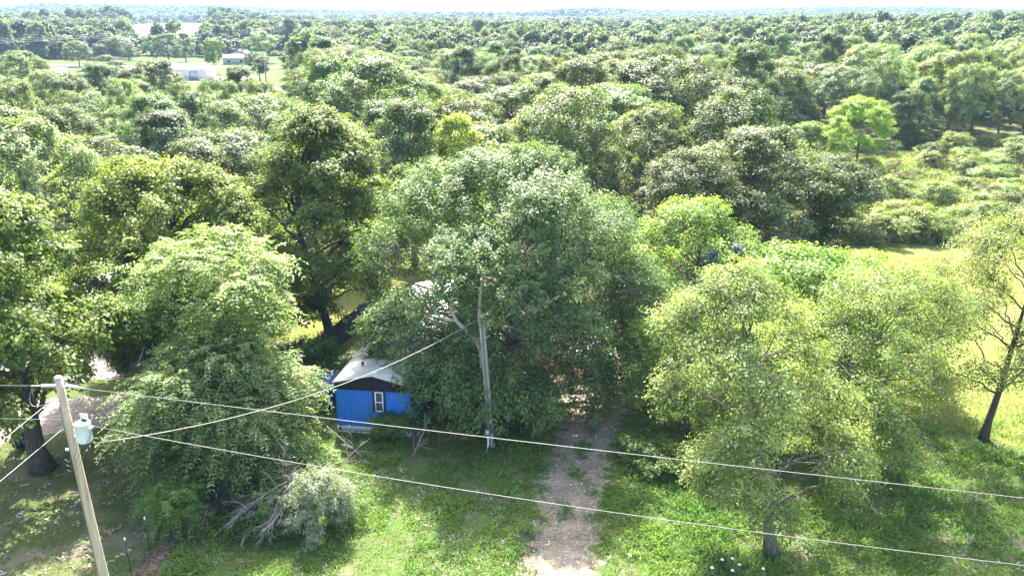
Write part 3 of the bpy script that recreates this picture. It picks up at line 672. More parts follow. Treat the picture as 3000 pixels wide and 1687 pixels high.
for s in (0, 1):                      # two roof slopes, thin slabs with ribs of coated metal
    x0, x1 = (-ov, HW / 2) if s == 0 else (HW / 2, HW + ov)
    za, zb = (ZE - .03, ZA + .02) if s == 0 else (ZA + .02, ZE - .03)
    mb = MB(); y0, y1 = -ov, HL + ov
    mb.add([(x0, y0, za), (x1, y0, zb), (x1, y1, zb), (x0, y1, za), (x0, y0, za + .06), (x1, y0, zb + .06), (x1, y1, zb + .06), (x0, y1, za + .06)],
           [(0,3,2,1),(4,5,6,7),(0,1,5,4),(1,2,6,5),(2,3,7,6),(3,0,4,7)])
    ro = mb.build('roof', M['roof_white'], home)
    sm = MB()
    for i in range(1, 14):
        y = i * HL / 14
        sm.add([(x0 + .02, y - .02, za + .063), (x1 - .02, y - .02, zb + .063), (x1 - .02, y + .02, zb + .063), (x0 + .02, y + .02, za + .063),
                (x0 + .02, y, za + .085), (x1 - .02, y, zb + .085)], [(0, 1, 5, 4), (4, 5, 2, 3)])
    sm.build('roof_seam', M['roof_white'], ro)
    if s == 0: MB().tube([(1.0, 1.6, za + .2), (1.0, 1.6, za + .48)], .045, 8).lathe([(.0, .10), (.09, .06), (.09, .0)], (1.0, 1.6, za + .46), 8).build('vent_pipe', M['shutter'], ro)
wx, wz, ww, wh_ = 2.32, 1.30, .44, 1.10
win = MB()
for dx in (-1, 1): win.box((wx + dx * (ww / 2 - .025), -.045, wz + wh_ / 2), (.06, .06, wh_))
for zz in (wz + .028, wz + wh_ / 2 - .02, wz + wh_ - .028): win.box((wx, -.047, zz), (ww - .05, .058, .055))
wino = win.build('window', M['white_paint'], home)
for zz, hh in ((wz + .29, .46), (wz + .80, .50)):
    MB().box((wx, -.032, zz), (ww - .09, .008, hh)).build('pane', M['glass'], wino)
MB().box((wx, -.026, wz + .80), (ww - .09, .004, .50)).build('blind', M['curtain'], wino)
MB().box((wx, -.026, wz + .27), (ww - .09, .004, .42)).build('dark_interior', M['void'], wino)
for dx in (-1, 1):
    sh = MB().box((wx + dx * (ww / 2 + .06), -.04, wz + wh_ / 2 - .02), (.105, .03, wh_ + .02))
    for k in range(12): sh.box((wx + dx * (ww / 2 + .06), -.058, wz + .06 + k * .088), (.085, .012, .03))
    sh.build('shutter', M['shutter'], home)
lat = MB(); zt = Z0 - .03
for k in range(-6, 64):               # diagonal lattice strips, two layers
    x = k * .075
    for sgn, yy in ((1, -.020), (-1, -.034)):
        xa, xb = x, x + sgn * (zt - .06); 
        if min(xa, xb) < .03 or max(xa, xb) > HW - .03: continue
        d = .016
        lat.add([(xa - d, yy, .05), (xa + d, yy, .05), (xb + d, yy, zt), (xb - d, yy, zt), (xa - d, yy + .008, .05), (xa + d, yy + .008, .05), (xb + d, yy + .008, zt), (xb - d, yy + .008, zt)],
                [(0,3,2,1),(4,5,6,7),(0,1,5,4),(1,2,6,5),(2,3,7,6),(3,0,4,7)])
lo = lat.build('lattice_skirt', M['white_paint'], home); lo['kind'] = 'stuff'
fr_ = MB().box((HW / 2, -.03, .025), (HW, .05, .05)).box((.03, -.03, zt / 2), (.06, .052, zt)).box((HW - .03, -.03, zt / 2), (.06, .052, zt)); fr_.build('lattice_frame', M['white_paint'], home)
MB().box((HW / 2, .06, zt / 2), (HW - .1, .02, zt - .02)).build('skirt_backing', M['void'], home)
MB().box((HW + .01, HL / 2, zt / 2), (.02, HL, zt)).build('side_skirt', M['skirt_brown'], home)
MB().box((-.01, HL / 2, zt / 2), (.02, HL, zt)).build('side_skirt', M['skirt_brown'], home)
for yy in (4.2, 9.5):
    w2 = MB().box((HW + .045, yy, 1.85), (.05, 1.0, .9)).build('side_window', M['white_paint'], home)
    MB().box((HW + .075, yy, 1.85), (.012, .86, .76)).build('pane', M['glass'], w2)
d_ = MB().box((HW + .05, 6.8, 1.42), (.06, .9, 1.95)).build('door', M['white_paint'], home)
MB().box((HW + .10, 6.5, 1.35), (.05, .12, .05)).build('handle', M['shutter'], d_)

M['weathered'] = plain('weathered', (0.30, 0.27, 0.24), 0.85, 0.3, 2, bmp=.4, stretch=(6, 1, 6))
deck = empty('porch_deck', (-9.12 + HW + .25, 40.42 + 5.2, 0), R(-8.0)); tag(deck, 'weathered grey porch with shed roof against the side of the blue home', 'porch')
for k in range(14): MB().box((.9, .1 + k * .29, .40), (1.8, .27, .04)).build('deck_board', M['weathered'], deck)
for x, y in ((.1, 0), (1.75, 0), (.1, 4), (1.75, 4)): MB().box((x, y, 1.2), (.09, .09, 2.4)).build('post', M['weathered'], deck)
mb = MB(); mb.add([(-.1, -.2, 2.62), (2.0, -.2, 2.32), (2.0, 4.3, 2.32), (-.1, 4.3, 2.62), (-.1, -.2, 2.67), (2.0, -.2, 2.37), (2.0, 4.3, 2.37), (-.1, 4.3, 2.67)],
                  [(0,3,2,1),(4,5,6,7),(0,1,5,4),(1,2,6,5),(2,3,7,6),(3,0,4,7)]); mb.build('roof', plain('porch_roof', (.30, .32, .36), .6, .15, 2), deck)
MB().box((0, 0, .06), (.16, 3.6, .05)).build('timber', M['weathered']).location = (0, 0, 0)
o = bpy.data.objects['timber']; o.location = (-4.55, 41.6, 0); o.rotation_euler = (0, 0, R(-12)); tag(o, 'pale timber plank lying along the right side of the blue home', 'plank')

# low blue lean-to left of the home
ln = empty('storage_shed', (-11.35, 43.1, 0), R(-8)); tag(ln, 'low dark blue storage shed against the left wall of the blue home', 'shed')
g = MB(); ribbed(g, 0, 0, 1.75, 0, .05, 1.28, (0, -1)); g.build('front_wall', plain('shed_blue', (.006, .04, .22), .6, .2, 2), ln)
g = MB(); ribbed(g, 0, 1.9, 0, 0, .05, 1.28, (-1, 0)); g.build('side_wall', bpy.data.materials['shed_blue'], ln)
MB().box((.88, .95, .66), (1.70, 1.84, 1.20)).build('frame', M['void'], ln)
MB().box((.86, .93, 1.33), (1.95, 2.1, .05), 0, R(5)).build('lid', bpy.data.materials['shed_blue'], ln)
MB().box((.88, -.04, .70), (.06, .03, 1.16)).build('trim', M['shutter'], ln)
# dark mesh fence
fe = empty('privacy_fence', (-12.4, 48.6, 0), math.atan2(2.6, 9.6) * -1 + R(0)); tag(fe, 'dark navy mesh fence running back from the tall maple trunk', 'fence')
mn = plain('mesh_navy', (0.012, 0.016, 0.032), .8, .3, 2)
for k in range(5):
    MB().tube([(0, k * 2.4, 0), (0, k * 2.4, 1.95)], .035, 6).build('post', M['shutter'], fe)
    if k < 4:
        pv, pq = [], []
        for i in range(9):
            y = k * 2.4 + i * .3; bulge = .05 * math.sin(i / 8 * math.pi)
            pv += [(.04 + bulge, y, .08), (.04 + bulge * .6, y, 1.85 - .08 * math.sin(i / 8 * math.pi))]
        pv += [(x - .02, y, z) for x, y, z in pv]; n = 18
        for i in range(8): pq += [(2*i, 2*i+2, 2*i+3, 2*i+1), (n+2*i, n+2*i+1, n+2*i+3, n+2*i+2), (2*i+1, 2*i+3, n+2*i+3, n+2*i+1)]
        MB().add(pv, pq).build('mesh_panel', mn, fe)

# ------------------------------------------------------------------ utility poles, wires
M['pole_new'] = plain('pole_new', (0.47, 0.38, 0.26), 0.85, 0.2, 2.5, bmp=.5, stretch=(9, 9, .3), dirt=(0.27, 0.21, 0.14))
M['pole_old'] = plain('pole_old', (0.30, 0.265, 0.225), 0.9, 0.3, 2.0, bmp=.4, stretch=(8, 8, .35))
M['porcelain'] = plain('porcelain', (0.62, 0.63, 0.68), 0.3, 0.05, 3, spec=.5)
M['tank'] = plain('tank', (0.60, 0.63, 0.64), 0.4, 0.05, 2, spec=.4)
M['wire'] = plain('wire', (0.20, 0.19, 0.18), 0.5, 0.1, 4, spec=.4)
M['cable'] = plain('cable', (0.10, 0.10, 0.11), 0.6, 0.2, 4)
M['metal'] = plain('metal', (0.42, 0.43, 0.44), 0.45, 0.12, 5, metal=.5)
def sag(a, b, s, n=28):
    a, b = np.array(a, float), np.array(b, float); t = np.linspace(0, 1, n)[:, None]
    p = a + (b - a) * t; p[:, 2] -= (4 * s * t * (1 - t))[:, 0]; return p
def wire(a, b, s, r_, label, name='power_line', m='wire', cat='wire'):
    o = MB().tube(sag(a, b, s), r_, 5).build(name, M[m], smooth=True); return tag(o, label, cat)
UB, UT = np.array([-14.33, 25.67, -.3]), np.array([-14.82, 25.67, 9.5])
def up_at(z): return UB + (UT - UB) * ((z + .3) / 9.8)
up = empty('utility_pole', (0, 0, 0)); tag(up, 'new pale wooden utility pole with transformer at the lower left', 'utility pole')
zs = np.linspace(-.3, 9.5, 14); MB().tube([up_at(z) for z in zs], np.interp(zs, [0, 9.5], [.185, .118]), 18).build('pole_shaft', M['pole_new'], up, True)
MB().lathe([(.0, .06), (.10, .045), (.128, .0)], tuple(up_at(9.49)), 16).build('pole_cap', M['metal'], up)
def insulator(a, b, name='insulator'):
    a, b = np.array(a), np.array(b); k = 8; pts, rad = [], []
    for i in range(k):
        for u, r_ in ((0, .018), (.25, .055), (.5, .06), (.75, .02)):
            pts.append(a + (b - a) * (i + u) / k); rad.append(r_)
    return MB().tube(pts, rad, 10).build(name, M['porcelain'], up)
z9 = 9.2; pc = up_at(z9)
insulator(pc + [-.16, .0, .01], pc + [-.62, .0, .0]); insulator(pc + [.16, .03, .0], pc + [.62, -.06, -.03])
MB().tube([pc + [-.62, 0, 0], pc + [-.95, 0, -.005]], .02, 6).build('clamp', M['metal'], up)
MB().tube([pc + [.62, -.06, -.03], pc + [.9, -.1, -.06]], .022, 6).build('clamp', M['metal'], up)
tapp = np.array([-15.06, 25.30, 8.76]); ib = up_at(8.72)
MB().tube([ib + [0, -.1, 0], tapp], .02, 6).build('bracket', M['metal'], up)
MB().lathe([(.0, .16), (.04, .15), (.05, .09), (.03, .08), (.06, .04), (.03, .02), (.03, 0)], tuple(tapp - np.array([0, 0, .05])), 10).build('insulator', M['porcelain'], up)
MB().tube(bez(pc + [-.9, 0, -.02], pc + [-1.35, -.1, -1.0], tapp, 14), .011, 5).build('jumper_wire', M['wire'], up, True)
MB().tube(bez(pc + [.85, -.1, -.07], pc + [.35, -.5, -1.1], tapp + [-.15, -.35, -.32], 16), .011, 5).build('jumper_wire', M['wire'], up, True)
for z in (8.9, 8.1, 7.4, 6.0): MB().box(tuple(up_at(z) + [.0, -.13, 0]), (.05, .06, .05)).build('bolt', M['metal'], up)
MB().tube([up_at(z) + [-.07, -.155 - .004 * (9 - z), 0] for z in (8.6, 6, 3, 0)], .012, 5).build('ground_wire', M['cable'], up)
MB().tube([up_at(6.9) + [-.26, -.05, 0], up_at(6.9) + [-.14, -.05, 0]], .05, 8).build('spool_insulator', M['porcelain'], up)
for k in range(3):
    a = up_at(7.25 - .1 * k) + [.28 + .1 * k, -.2, -.05]; b_ = up_at(6.6 - .2 * k) + [-.3, -.16, 0]
    MB().tube(bez(a, (a + b_) / 2 + [0.05, -.15, -.55], b_, 12), .008, 4).build('loop_wire', M['cable'], up, True)
# transformer
tf = empty('pole_transformer', (-14.16, 25.45, 7.30)); tag(tf, 'white cylindrical transformer can bolted to the pale utility pole', 'transformer')
MB().lathe([(0, 0), (.23, 0), (.245, .03), (.25, .10), (.25, .62), (.265, .63), (.265, .67), (.22, .70), (.0, .73)], n=24).build('tank', M['tank'], tf, True)
for a in (0.6, 1.9):
    p = np.array([.13 * math.cos(a), .13 * math.sin(a), .70]); pts, rad = [], []
    for i in range(5):
        for u, r_ in ((0, .028), (.3, .062), (.6, .058), (.85, .03)): pts.append(p + np.array([.02 * math.cos(a), .02 * math.sin(a), 1]) * (i + u) * .052); rad.append(r_)
    MB().tube(pts, rad, 10).build('bushing', M['porcelain'], tf)
MB().tube([(-.1, 0, .72), (-.25, -.02, 1.05), (-.16, .02, 1.12), (-.05, .02, 1.0)], .016, 5).build('lead_wire', M['wire'], tf)
MB().box((-.30, .05, .55), (.12, .10, .08)).build('bracket', M['metal'], tf); MB().box((-.30, .05, .12), (.12, .10, .08)).build('bracket', M['metal'], tf)
for k in range(3):
    MB().tube([(.235, -.08 + .08 * k, .5), (.31, -.10 + .08 * k, .5)], .028, 8).build('terminal', M['porcelain'], tf)
    MB().tube(bez(np.array([.31, -.10 + .08 * k, .5]), np.array([.22 + .05 * k, -.30, -.1]), np.array([-.05 + .12 * k, -.29, -.15 - .1 * k]), 9), .009, 4).build('lead_wire', M['cable'], tf)
MB().lathe([(0, .07), (.09, .06), (.10, 0)], (.06, .08, .72), 12).build('arrester', M['shutter'], tf)
# lines along the road
wire(pc + [.88, -.1, -.06], (42, 12.6, 9.2), .25, .009, 'upper power line sloping right across the whole picture from the pole')
wire(up_at(7.85) + [.16, .05, 0], (42, 13.0, 8.3), 1.25, .009, 'lower power line sloping right across the whole picture from the transformer')
wire(pc + [-.93, 0, 0], (-60, 28.5, 9.4), .25, .010, 'short level power line leaving the pole top to the left edge')
wire(up_at(7.95) + [-.13, .05, 0], (-60, 28.8, 8.2), .25, .009, 'thin lower line leaving the pole to the left in front of trunk')
wire(tapp, (-16.6, 8.0, 8.2), .15, .011, 'upper tap line slanting down to the left edge from the pole')
wire(up_at(7.75) + [-.1, -.12, 0], (-17.2, 8.0, 6.9), .12, .011, 'lower tap line slanting down to the left edge from the transformer')
sp_top = np.array([-1.42, 38.3, 7.15])
wire(np.array([-13.85, 25.4, 7.25]), sp_top + [-.12, -.05, -.1], .95, .014, 'twisted service cable drooping from the transformer to the grey pole', 'service_cable')
# the grey service pole in the yard
SB = np.array([-.98, 38.65, -.2]); sp = empty('service_pole', (0, 0, 0)); tag(sp, 'weathered grey service pole with meter box in front of the dome-shaped tree', 'utility pole')
zs = np.linspace(0, 1, 10); MB().tube([SB + (sp_top + [0, 0, .08] - SB) * q for q in zs], np.interp(zs, [0, 1], [.15, .10]), 14).build('pole_shaft', M['pole_old'], sp, True)
def s_at(q): return SB + (sp_top - SB) * q
MB().tube([s_at(q) + [-.17 + .05 * q, -.12, 0] for q in (.19, .4, .6, .8, .93)], .028, 7).build('conduit', M['metal'], sp, True)
MB().lathe([(0, .12), (.06, .09), (.07, .0), (.0, -.02)], tuple(s_at(.94) + [-.12, -.12, 0]), 10).build('weatherhead', M['metal'], sp)
MB().tube([s_at(q) + [-.02, -.14, 0] for q in (.25, .5, .75, .97)], .012, 5).build('ground_wire', M['cable'], sp, True)
mt = MB().box(tuple(s_at(.155) + [-.17, -.16, 0]), (.26, .14, .34)).build('meter_box', M['metal'], sp)
MB().tube([s_at(.16) + [-.17, -.23, .02], s_at(.16) + [-.17, -.33, .02]], .085, 14).build('meter_dial', M['porcelain'], mt)
MB().box(tuple(s_at(.19) + [.03, -.2, 0]), (.18, .12, .42)).build('breaker_box', M['cable'], sp)
MB().tube([s_at(.13) + [-.17, -.16, 0], s_at(.07) + [-.18, -.17, 0], s_at(.04) + [-.25, -.3, -.05], s_at(.03) + [-.32, -.5, -.05]], .04, 8).build('lower_conduit', M['white_paint'], sp, True)
MB().lathe([(.125, .05), (.125, -.05)], tuple(s_at(.985)), 12).build('band', M['cable'], sp)

# ------------------------------------------------------------------ bin, fence posts
bn = empty('wheelie_bin', (-24.7, 38.7, 0), R(12)); tag(bn, 'black wheelie bin beside the leaning trunk at the left edge', 'bin')
bb_ = MB(); bb_.add([(-.24,-.26,.08),(.24,-.26,.08),(.24,.26,.08),(-.24,.26,.08),(-.30,-.34,1.0),(.30,-.34,1.0),(.30,.34,1.0),(-.30,.34,1.0)], [(0,3,2,1),(4,5,6,7),(0,1,5,4),(1,2,6,5),(2,3,7,6),(3,0,4,7)])
bb_.build('body', M['shutter'], bn); MB().box((0, 0, 1.03), (.64, .74, .06)).build('lid', M['shutter'], bn)
for s in (-1, 1): MB().tube([(s * .25, .28, .1), (s * .31, .28, .1)], .10, 12).build('wheel', M['cable'], bn)
MB().tube([(-.22, .40, 1.0), (.22, .40, 1.0)], .018, 6).build('handle', M['cable'], bn)
M['t_post'] = plain('t_post', (.03, .05, .035), .7, .3, 4)
posts = [(-14.78, 29.97, 'second steel fence post from the bottom edge, white tip, by leaf litter'), (-14.95, 28.55, 'nearest steel fence post with white tip at the bottom left'),
         (-14.10, 31.75, 'steel fence post half hidden behind the small bright sapling')]
for x, y, lab in posts:
    p = empty('fence_post', (x, y, 0)); tag(p, lab, 'fence post', 'steel posts of the wire fence'); p.rotation_euler = (random.uniform(-.03, .03), random.uniform(-.03, .03), 0)
    mb = MB().box((0, 0, .65), (.045, .012, 1.5)).box((0, .02, .65), (.01, .03, 1.5))
    for k in range(12): mb.box((0, -.012, .2 + k * .09), (.02, .014, .02))
    mb.build('post_shaft', M['t_post'], p); MB().box((0, .005, 1.46), (.05, .045, .14)).build('white_tip', M['white_paint'], p)
for k, z in enumerate((.35, .75, 1.15)):
    o = MB().tube([(-15.1, 26.5, z), (-14.95, 28.53, z), (-14.78, 29.95, z), (-14.10, 31.73, z), (-13.3, 34.3, z)], .004, 4).build('fence_wire', M['cable'])
    tag(o, ('lowest', 'middle', 'top')[k] + ' strand of thin wire strung between the steel fence posts', 'wire')

# ------------------------------------------------------------------ dead branches
def dead(name, org, dirv, length, n_side, seed, r0, label, curve=(0, 0, -.3), gen=3, m='deadwood'):
    r = np.random.default_rng(seed); mb = MB()
    def br(o, d, L, rad, g):
        o = np.array(o, float); d = np.array(d, float) / np.linalg.norm(d); n = 7
        p = [o]; dd = d.copy()
        for i in range(n):
            dd = dd + np.array(curve) * .12 + r.normal(0, .10, 3); dd /= np.linalg.norm(dd); p.append(p[-1] + dd * L / n)
        p = np.array(p); p[:, 2] = np.maximum(p[:, 2], .02)
        mb.tube(p, np.linspace(rad, rad * .35, n + 1), 5 if g > 1 else 3)
        if g > 1:
            for k in range(n_side):
                t = r.uniform(.15, .95); q = p[int(t * n)]; s = r.normal(0, .75, 3); s[2] *= .6
                br(q, d + s, L * r.uniform(.35, .6) * (1.1 - .5 * t), rad * .5, g - 1)
    br(org, dirv, length, r0, gen)
    o = mb.build(name, M[m]); return tag(o, label, 'branch')
for i, (o_, d_, L_, lab) in enumerate((((-9.5, 31.9, 2.0), (-1.0, -.45, -.20), 3.3, 'bare grey dead limb reaching furthest left below the drooping tree'),
                                    ((-9.5, 31.8, 1.9), (-.80, -.65, -.25), 2.9, 'bare grey dead limb second from the left in the drooping fan'),
                                    ((-9.3, 31.8, 2.0), (-.50, -.75, -.35), 2.5, 'bare grey dead limb third from the left in the drooping fan'),
                                    ((-9.2, 31.8, 2.1), (-.20, -.75, -.45), 2.3, 'bare grey dead limb hanging nearest the silvery shrub'),
                                    ((-9.3, 32.3, .0), (-.10, -.1, 1.0), 3.3, 'upright dead stem behind the silvery shrub'))):
    dead('dead_limb', o_, d_, L_, 9, 300 + i, .036, lab, (0, -.1, -.75) if i < 4 else (0, 0, .1))
for i, (o_, d_, L_, lab) in enumerate((((-4.9, 37.4, .1), (.35, .2, .9), 2.2, 'dead branch fanning upward in front of the blue home, right one'),
                                    ((-7.2, 37.2, .1), (-.75, .5, .8), 2.6, 'dead branch arching left in front of the white lattice'),
                                    ((-8.9, 35.8, .1), (.9, .4, .7), 2.4, 'dead branch low on the ground left of the lattice'))):
    dead('dead_branch', o_, d_, L_, 6, 320 + i, .045, lab, (0, 0, -.15))
for i, (o_, lab) in enumerate((((-10.9, 37.3, 6.3), 'tangle of bare pale twigs hanging at the right of the lime green tree'), ((-17.2, 37.2, 6.0), 'bare pale twigs at the left underside of the lime green tree'))):
    dead('dead_branch', o_, (.4 - .8 * i, -.2, -.75), 1.9, 9, 340 + i, .035, lab, (0, 0, .1))
for i, (x, lab) in enumerate(((14.9, 'left one of two bare grey stems standing above the bright green trees'), (15.5, 'right one of two bare grey stems standing above the bright green trees'))):
    dead('dead_tree', (x, 39.6, 0), (.12, .1, 1), 8.6, 4, 350 + i, .09, lab, (0, 0, .1), 2)

# ------------------------------------------------------------------ shrubs
SH = [grow('shrub%d' % i, 400 + i, hh, .15, rx_, None, 'round', lobes=12, lobe_r=.42, clus=130, nleaf=42, cl_r=.24, sprig=.3, leaf=lf, lift=.7, droop=.2, trunk_r=.06, fork=.1,
           mat=mt_, wood='bark_grey', low=.02, twigs=.3) for i, (hh, rx_, lf, mt_) in enumerate(((2.2, 1.5, (.15, .09), 'leaf_scrub'), (1.6, 1.5, (.14, .07), 'leaf_scrub'), (2.8, 1.6, (.17, .10), 'leaf_scrub'), (1.2, 1.2, (.13, .06), 'leaf_scrub')))]
pol = grow('olive', 450, 3.0, .05, 1.7, 1.5, 'dome', lobes=20, lobe_r=.30, clus=420, nleaf=46, cl_r=.20, sprig=.55, leaf=(.12, .045), lift=.8, droop=.1, trunk_r=.07, mat='leaf_olive', wood='bark_grey', low=.02)
SW = dict(woodname='stem', leafname='foliage', cat='shrub')
place('olive_shrub', pol, (-8.2, 31.2, 0), .3, (.84, .84, 1.0), 'silvery leaved shrub at the bottom beside the drooping dead limbs', **SW)
psap = grow('sapling', 460, 2.5, .5, 1.25, 1.1, 'round', lobes=14, lobe_r=.36, clus=150, nleaf=60, cl_r=.28, leaf=(.16, .05), frond=12, trunk_r=.035, mat='leaf_ash', wood='bark_grey', low=.05)
place('sapling', psap, (-14.2, 31.4, 0), 0, 1, 'small bright green sapling on the fence line at the lower left', color=(.85, 1.0, .8), cat='sapling', woodname='stem', leafname='foliage')
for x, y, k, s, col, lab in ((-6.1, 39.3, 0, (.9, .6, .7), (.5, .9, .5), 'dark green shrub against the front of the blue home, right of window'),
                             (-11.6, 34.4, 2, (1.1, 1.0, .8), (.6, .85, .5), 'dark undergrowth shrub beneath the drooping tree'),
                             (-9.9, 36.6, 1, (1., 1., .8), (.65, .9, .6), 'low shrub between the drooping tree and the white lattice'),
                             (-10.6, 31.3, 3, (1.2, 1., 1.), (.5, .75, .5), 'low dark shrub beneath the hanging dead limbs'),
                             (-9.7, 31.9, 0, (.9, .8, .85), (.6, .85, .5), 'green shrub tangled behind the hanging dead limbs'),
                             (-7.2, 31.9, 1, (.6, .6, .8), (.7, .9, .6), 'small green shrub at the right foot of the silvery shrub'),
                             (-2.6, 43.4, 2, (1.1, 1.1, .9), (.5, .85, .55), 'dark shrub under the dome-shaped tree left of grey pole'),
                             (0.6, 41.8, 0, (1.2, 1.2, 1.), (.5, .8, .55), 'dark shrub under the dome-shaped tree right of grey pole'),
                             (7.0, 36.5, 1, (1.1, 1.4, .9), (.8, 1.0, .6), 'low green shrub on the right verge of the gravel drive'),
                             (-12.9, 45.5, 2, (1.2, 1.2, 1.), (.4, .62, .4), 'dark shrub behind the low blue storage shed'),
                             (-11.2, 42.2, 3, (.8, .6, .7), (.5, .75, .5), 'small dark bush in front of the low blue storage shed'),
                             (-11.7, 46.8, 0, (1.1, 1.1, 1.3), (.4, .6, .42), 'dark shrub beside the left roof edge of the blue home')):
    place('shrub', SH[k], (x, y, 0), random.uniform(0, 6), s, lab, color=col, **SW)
# scrub meadow on the right
sr = np.random.default_rng(23); got = []; bk = {}
SLOOK = [('yellow-green', (1.0, 1.05, .75)), ('pale grey-green', (1.25, 1.3, 1.5)), ('dark green', (.42, .55, .45)), ('olive', (.85, .85, .65))]
for _ in range(4000):
    if len(got) >= 165: break
    y = sr.uniform(79, 168); x = sr.uniform(31, y * .66 + 4)
    if y > 120 + .55 * (x - 31) + 6: continue
    if any((x - a)**2 + (y - b)**2 < 4.5 for a, b in got): continue
    if len(got) < 26: y = 79.5 + sr.uniform(0, 2.5); x = 32 + 26 * len(got) / 26 + sr.uniform(-.5, .5)
    got.append((x, y)); k = int(sr.integers(0, 4)); l = int(sr.choice(4, p=[.42, .2, .16, .22])); s = sr.uniform(.7, 1.5)
    row = 'front edge of the scrub meadow' if y < 83 else 'near half of the scrub meadow' if y < 105 else 'far half of the scrub meadow'
    sd_ = 'left part' if x < y * .44 else 'right part'
    e = place('scrub_bush', SH[k], (x, y, 0), sr.uniform(0, 6), (s * 1.1, s * 1.1, s * .9), None, group='bushes of the scrub meadow', color=SLOOK[l][1], **SW)
    bk.setdefault((SLOOK[l][0], row), []).append((x / y, e))
for (look, row), lst in bk.items():
    lst.sort(key=lambda q: q[0])
    for i, (bd, e) in enumerate(lst): e['label'] = '%s %s bush from the left in the %s' % (ORD[i], look, row)

# ------------------------------------------------------------------ weeds, grass, litter (beyond counting)
def inside(poly, x, y):
    c = np.zeros(len(x), bool); n = len(poly)
    for i in range(n):
        x1, y1 = poly[i]; x2, y2 = poly[(i + 1) % n]
        c ^= ((y1 > y) != (y2 > y)) & (x < (x2 - x1) * (y - y1) / (y2 - y1 + 1e-12) + x1)
    return c
DRIVE = [(-0.1, 22), (3.6, 22), (3.1, 28), (3.5, 31), (4.3, 35.6), (4.8, 38), (6.2, 42), (6.8, 46), (8, 54), (7, 60), (0, 62), (-1, 52), (1.7, 47), (3.2, 43.5), (2.1, 38.5), (1.6, 35.6), (0.9, 32), (.1, 28)]
HOUSE = [(-9.5, 40.1), (-5, 39.6), (-2.4, 57), (-7, 58)]
def vn(x, y, s, seed):                     # cheap smooth value noise
    r = np.random.default_rng(seed); g = r.random((64, 64)); u, v = x / s % 63, y / s % 63
    i, j = u.astype(int), v.astype(int); a, b = u - i, v - j; a = a*a*(3-2*a); b = b*b*(3-2*b)
    return (g[i, j]*(1-a)+g[i+1, j]*a)*(1-b)+(g[i, j+1]*(1-a)+g[i+1, j+1]*a)*b
def tuft(name, x, y, nb, hh, wd, spread, m, label, cat, seed, tintc=None, z0=0.0, flat=0.0):
    r = np.random.default_rng(seed); n = len(x) * nb; ti = np.repeat(np.arange(len(x)), nb)
    h = np.asarray(hh)[ti] if not np.isscalar(hh) else np.full(n, hh)
    a = r.uniform(0, 6.283, n); P = np.stack([x[ti] + r.normal(0, spread, n), y[ti] + r.normal(0, spread, n), z0 + h * r.uniform(0, .55, n) * (1 - flat)], 1)
    e = np.stack([np.cos(a), np.sin(a), np.zeros(n)], 1)
    D = unit(e * r.uniform(.3, 1.1, n)[:, None] + np.array([0, 0, 1 - flat]) * r.uniform(.3, 1.1, n)[:, None] + 1e-3)
    Nn = unit(np.cross(np.cross(D, np.array([0, 0, 1.0])) + 1e-4, D) + r.normal(0, .25, (n, 3)))
    Nn[Nn[:, 2] < 0] *= -1
    L = h * r.uniform(.5, 1.0, n); Wd = wd * r.uniform(.6, 1.4, n)
    tc = np.asarray(tintc)[ti] if tintc is not None else r.random(n)
    v, q = leaf_quads(P, Nn, D, L, Wd)
    o = obj(name, np_mesh(name, v, q, tint=np.clip(tc + r.normal(0, .15, n), 0, 1)), M[m]); return tag(o, label, cat, kind='stuff')
gr = np.random.default_rng(31)
x = gr.uniform(-14, 32, 16000); y = gr.uniform(26.5, 47, 16000)
k = ~inside(DRIVE, x + gr.normal(0, .38, len(x)), y) & ~inside(HOUSE, x, y) & (x > -13.6 + .25 * np.maximum(0, y - 30)) & (x < y * .66 + 2) & ~((x > 22) & (y > 42)) & (vn(x, y, 1.6, 3) > .33)
dens = np.clip(1.35 - (y - 27) / 14, .22, 1); k &= gr.random(len(x)) < dens
x, y = x[k], y[k]; hh = (.12 + .26 * vn(x, y, 2.2, 4)**1.5) * gr.uniform(.7, 1.3, len(x)) * np.where((x > 5), 1.1, 1.0)
tuft('weeds', x, y, 19, hh * .9, .05, .14, 'weed', 'leafy green weeds covering the yard on both sides of the drive', 'weeds', 5, np.clip(vn(x, y, 3, 6) * .7 + gr.normal(.15, .2, len(x)), 0, 1))
x = gr.uniform(-14, 34, 70000); y = gr.uniform(26, 48, 70000)
k = ~inside(DRIVE, x + gr.normal(0, .42, len(x)), y) & ~inside(HOUSE, x, y) & (x > -14 + .25 * np.maximum(0, y - 30)) & (x < y * .66 + 2) & (vn(x, y, 1.1, 8) > .30)
x, y = x[k], y[k]
tuft('grass', x, y, 2, .16, .03, .06, 'grass_blade', 'short rough grass between the weeds of the yard', 'grass', 9, np.clip(vn(x, y, 2.5, 6) + gr.normal(0, .2, len(x)), 0, 1))
x = gr.uniform(-34, -14.3, 60000); y = gr.uniform(26, 43, 60000); k = (x > -y * .68 - 2) & (vn(x, y, .9, 12) > .34) & ~((y > 39.5) & (x < -21)); x, y = x[k], y[k]
tuft('lawn_grass', x, y, 2, .085, .03, .05, 'grass_blade', 'short mown lawn grass around the new utility pole', 'grass', 10, np.clip(vn(x, y, 1.4, 6) * .8 + gr.normal(0, .15, len(x)), 0, 1))
M['straw'] = leaf_mat('straw', (.30, .27, .19), (.50, .46, .36), (1, 1, .8), .2, .7, .2, 0)
x = gr.uniform(-28, -14.6, 170); y = gr.uniform(27, 38, 170)
tuft('dry_leaves', x, y, 9, .13, .10, .10, 'straw', 'pale dry clippings scattered over the shaded lawn', 'dry leaves', 13, flat=.85, z0=.03)
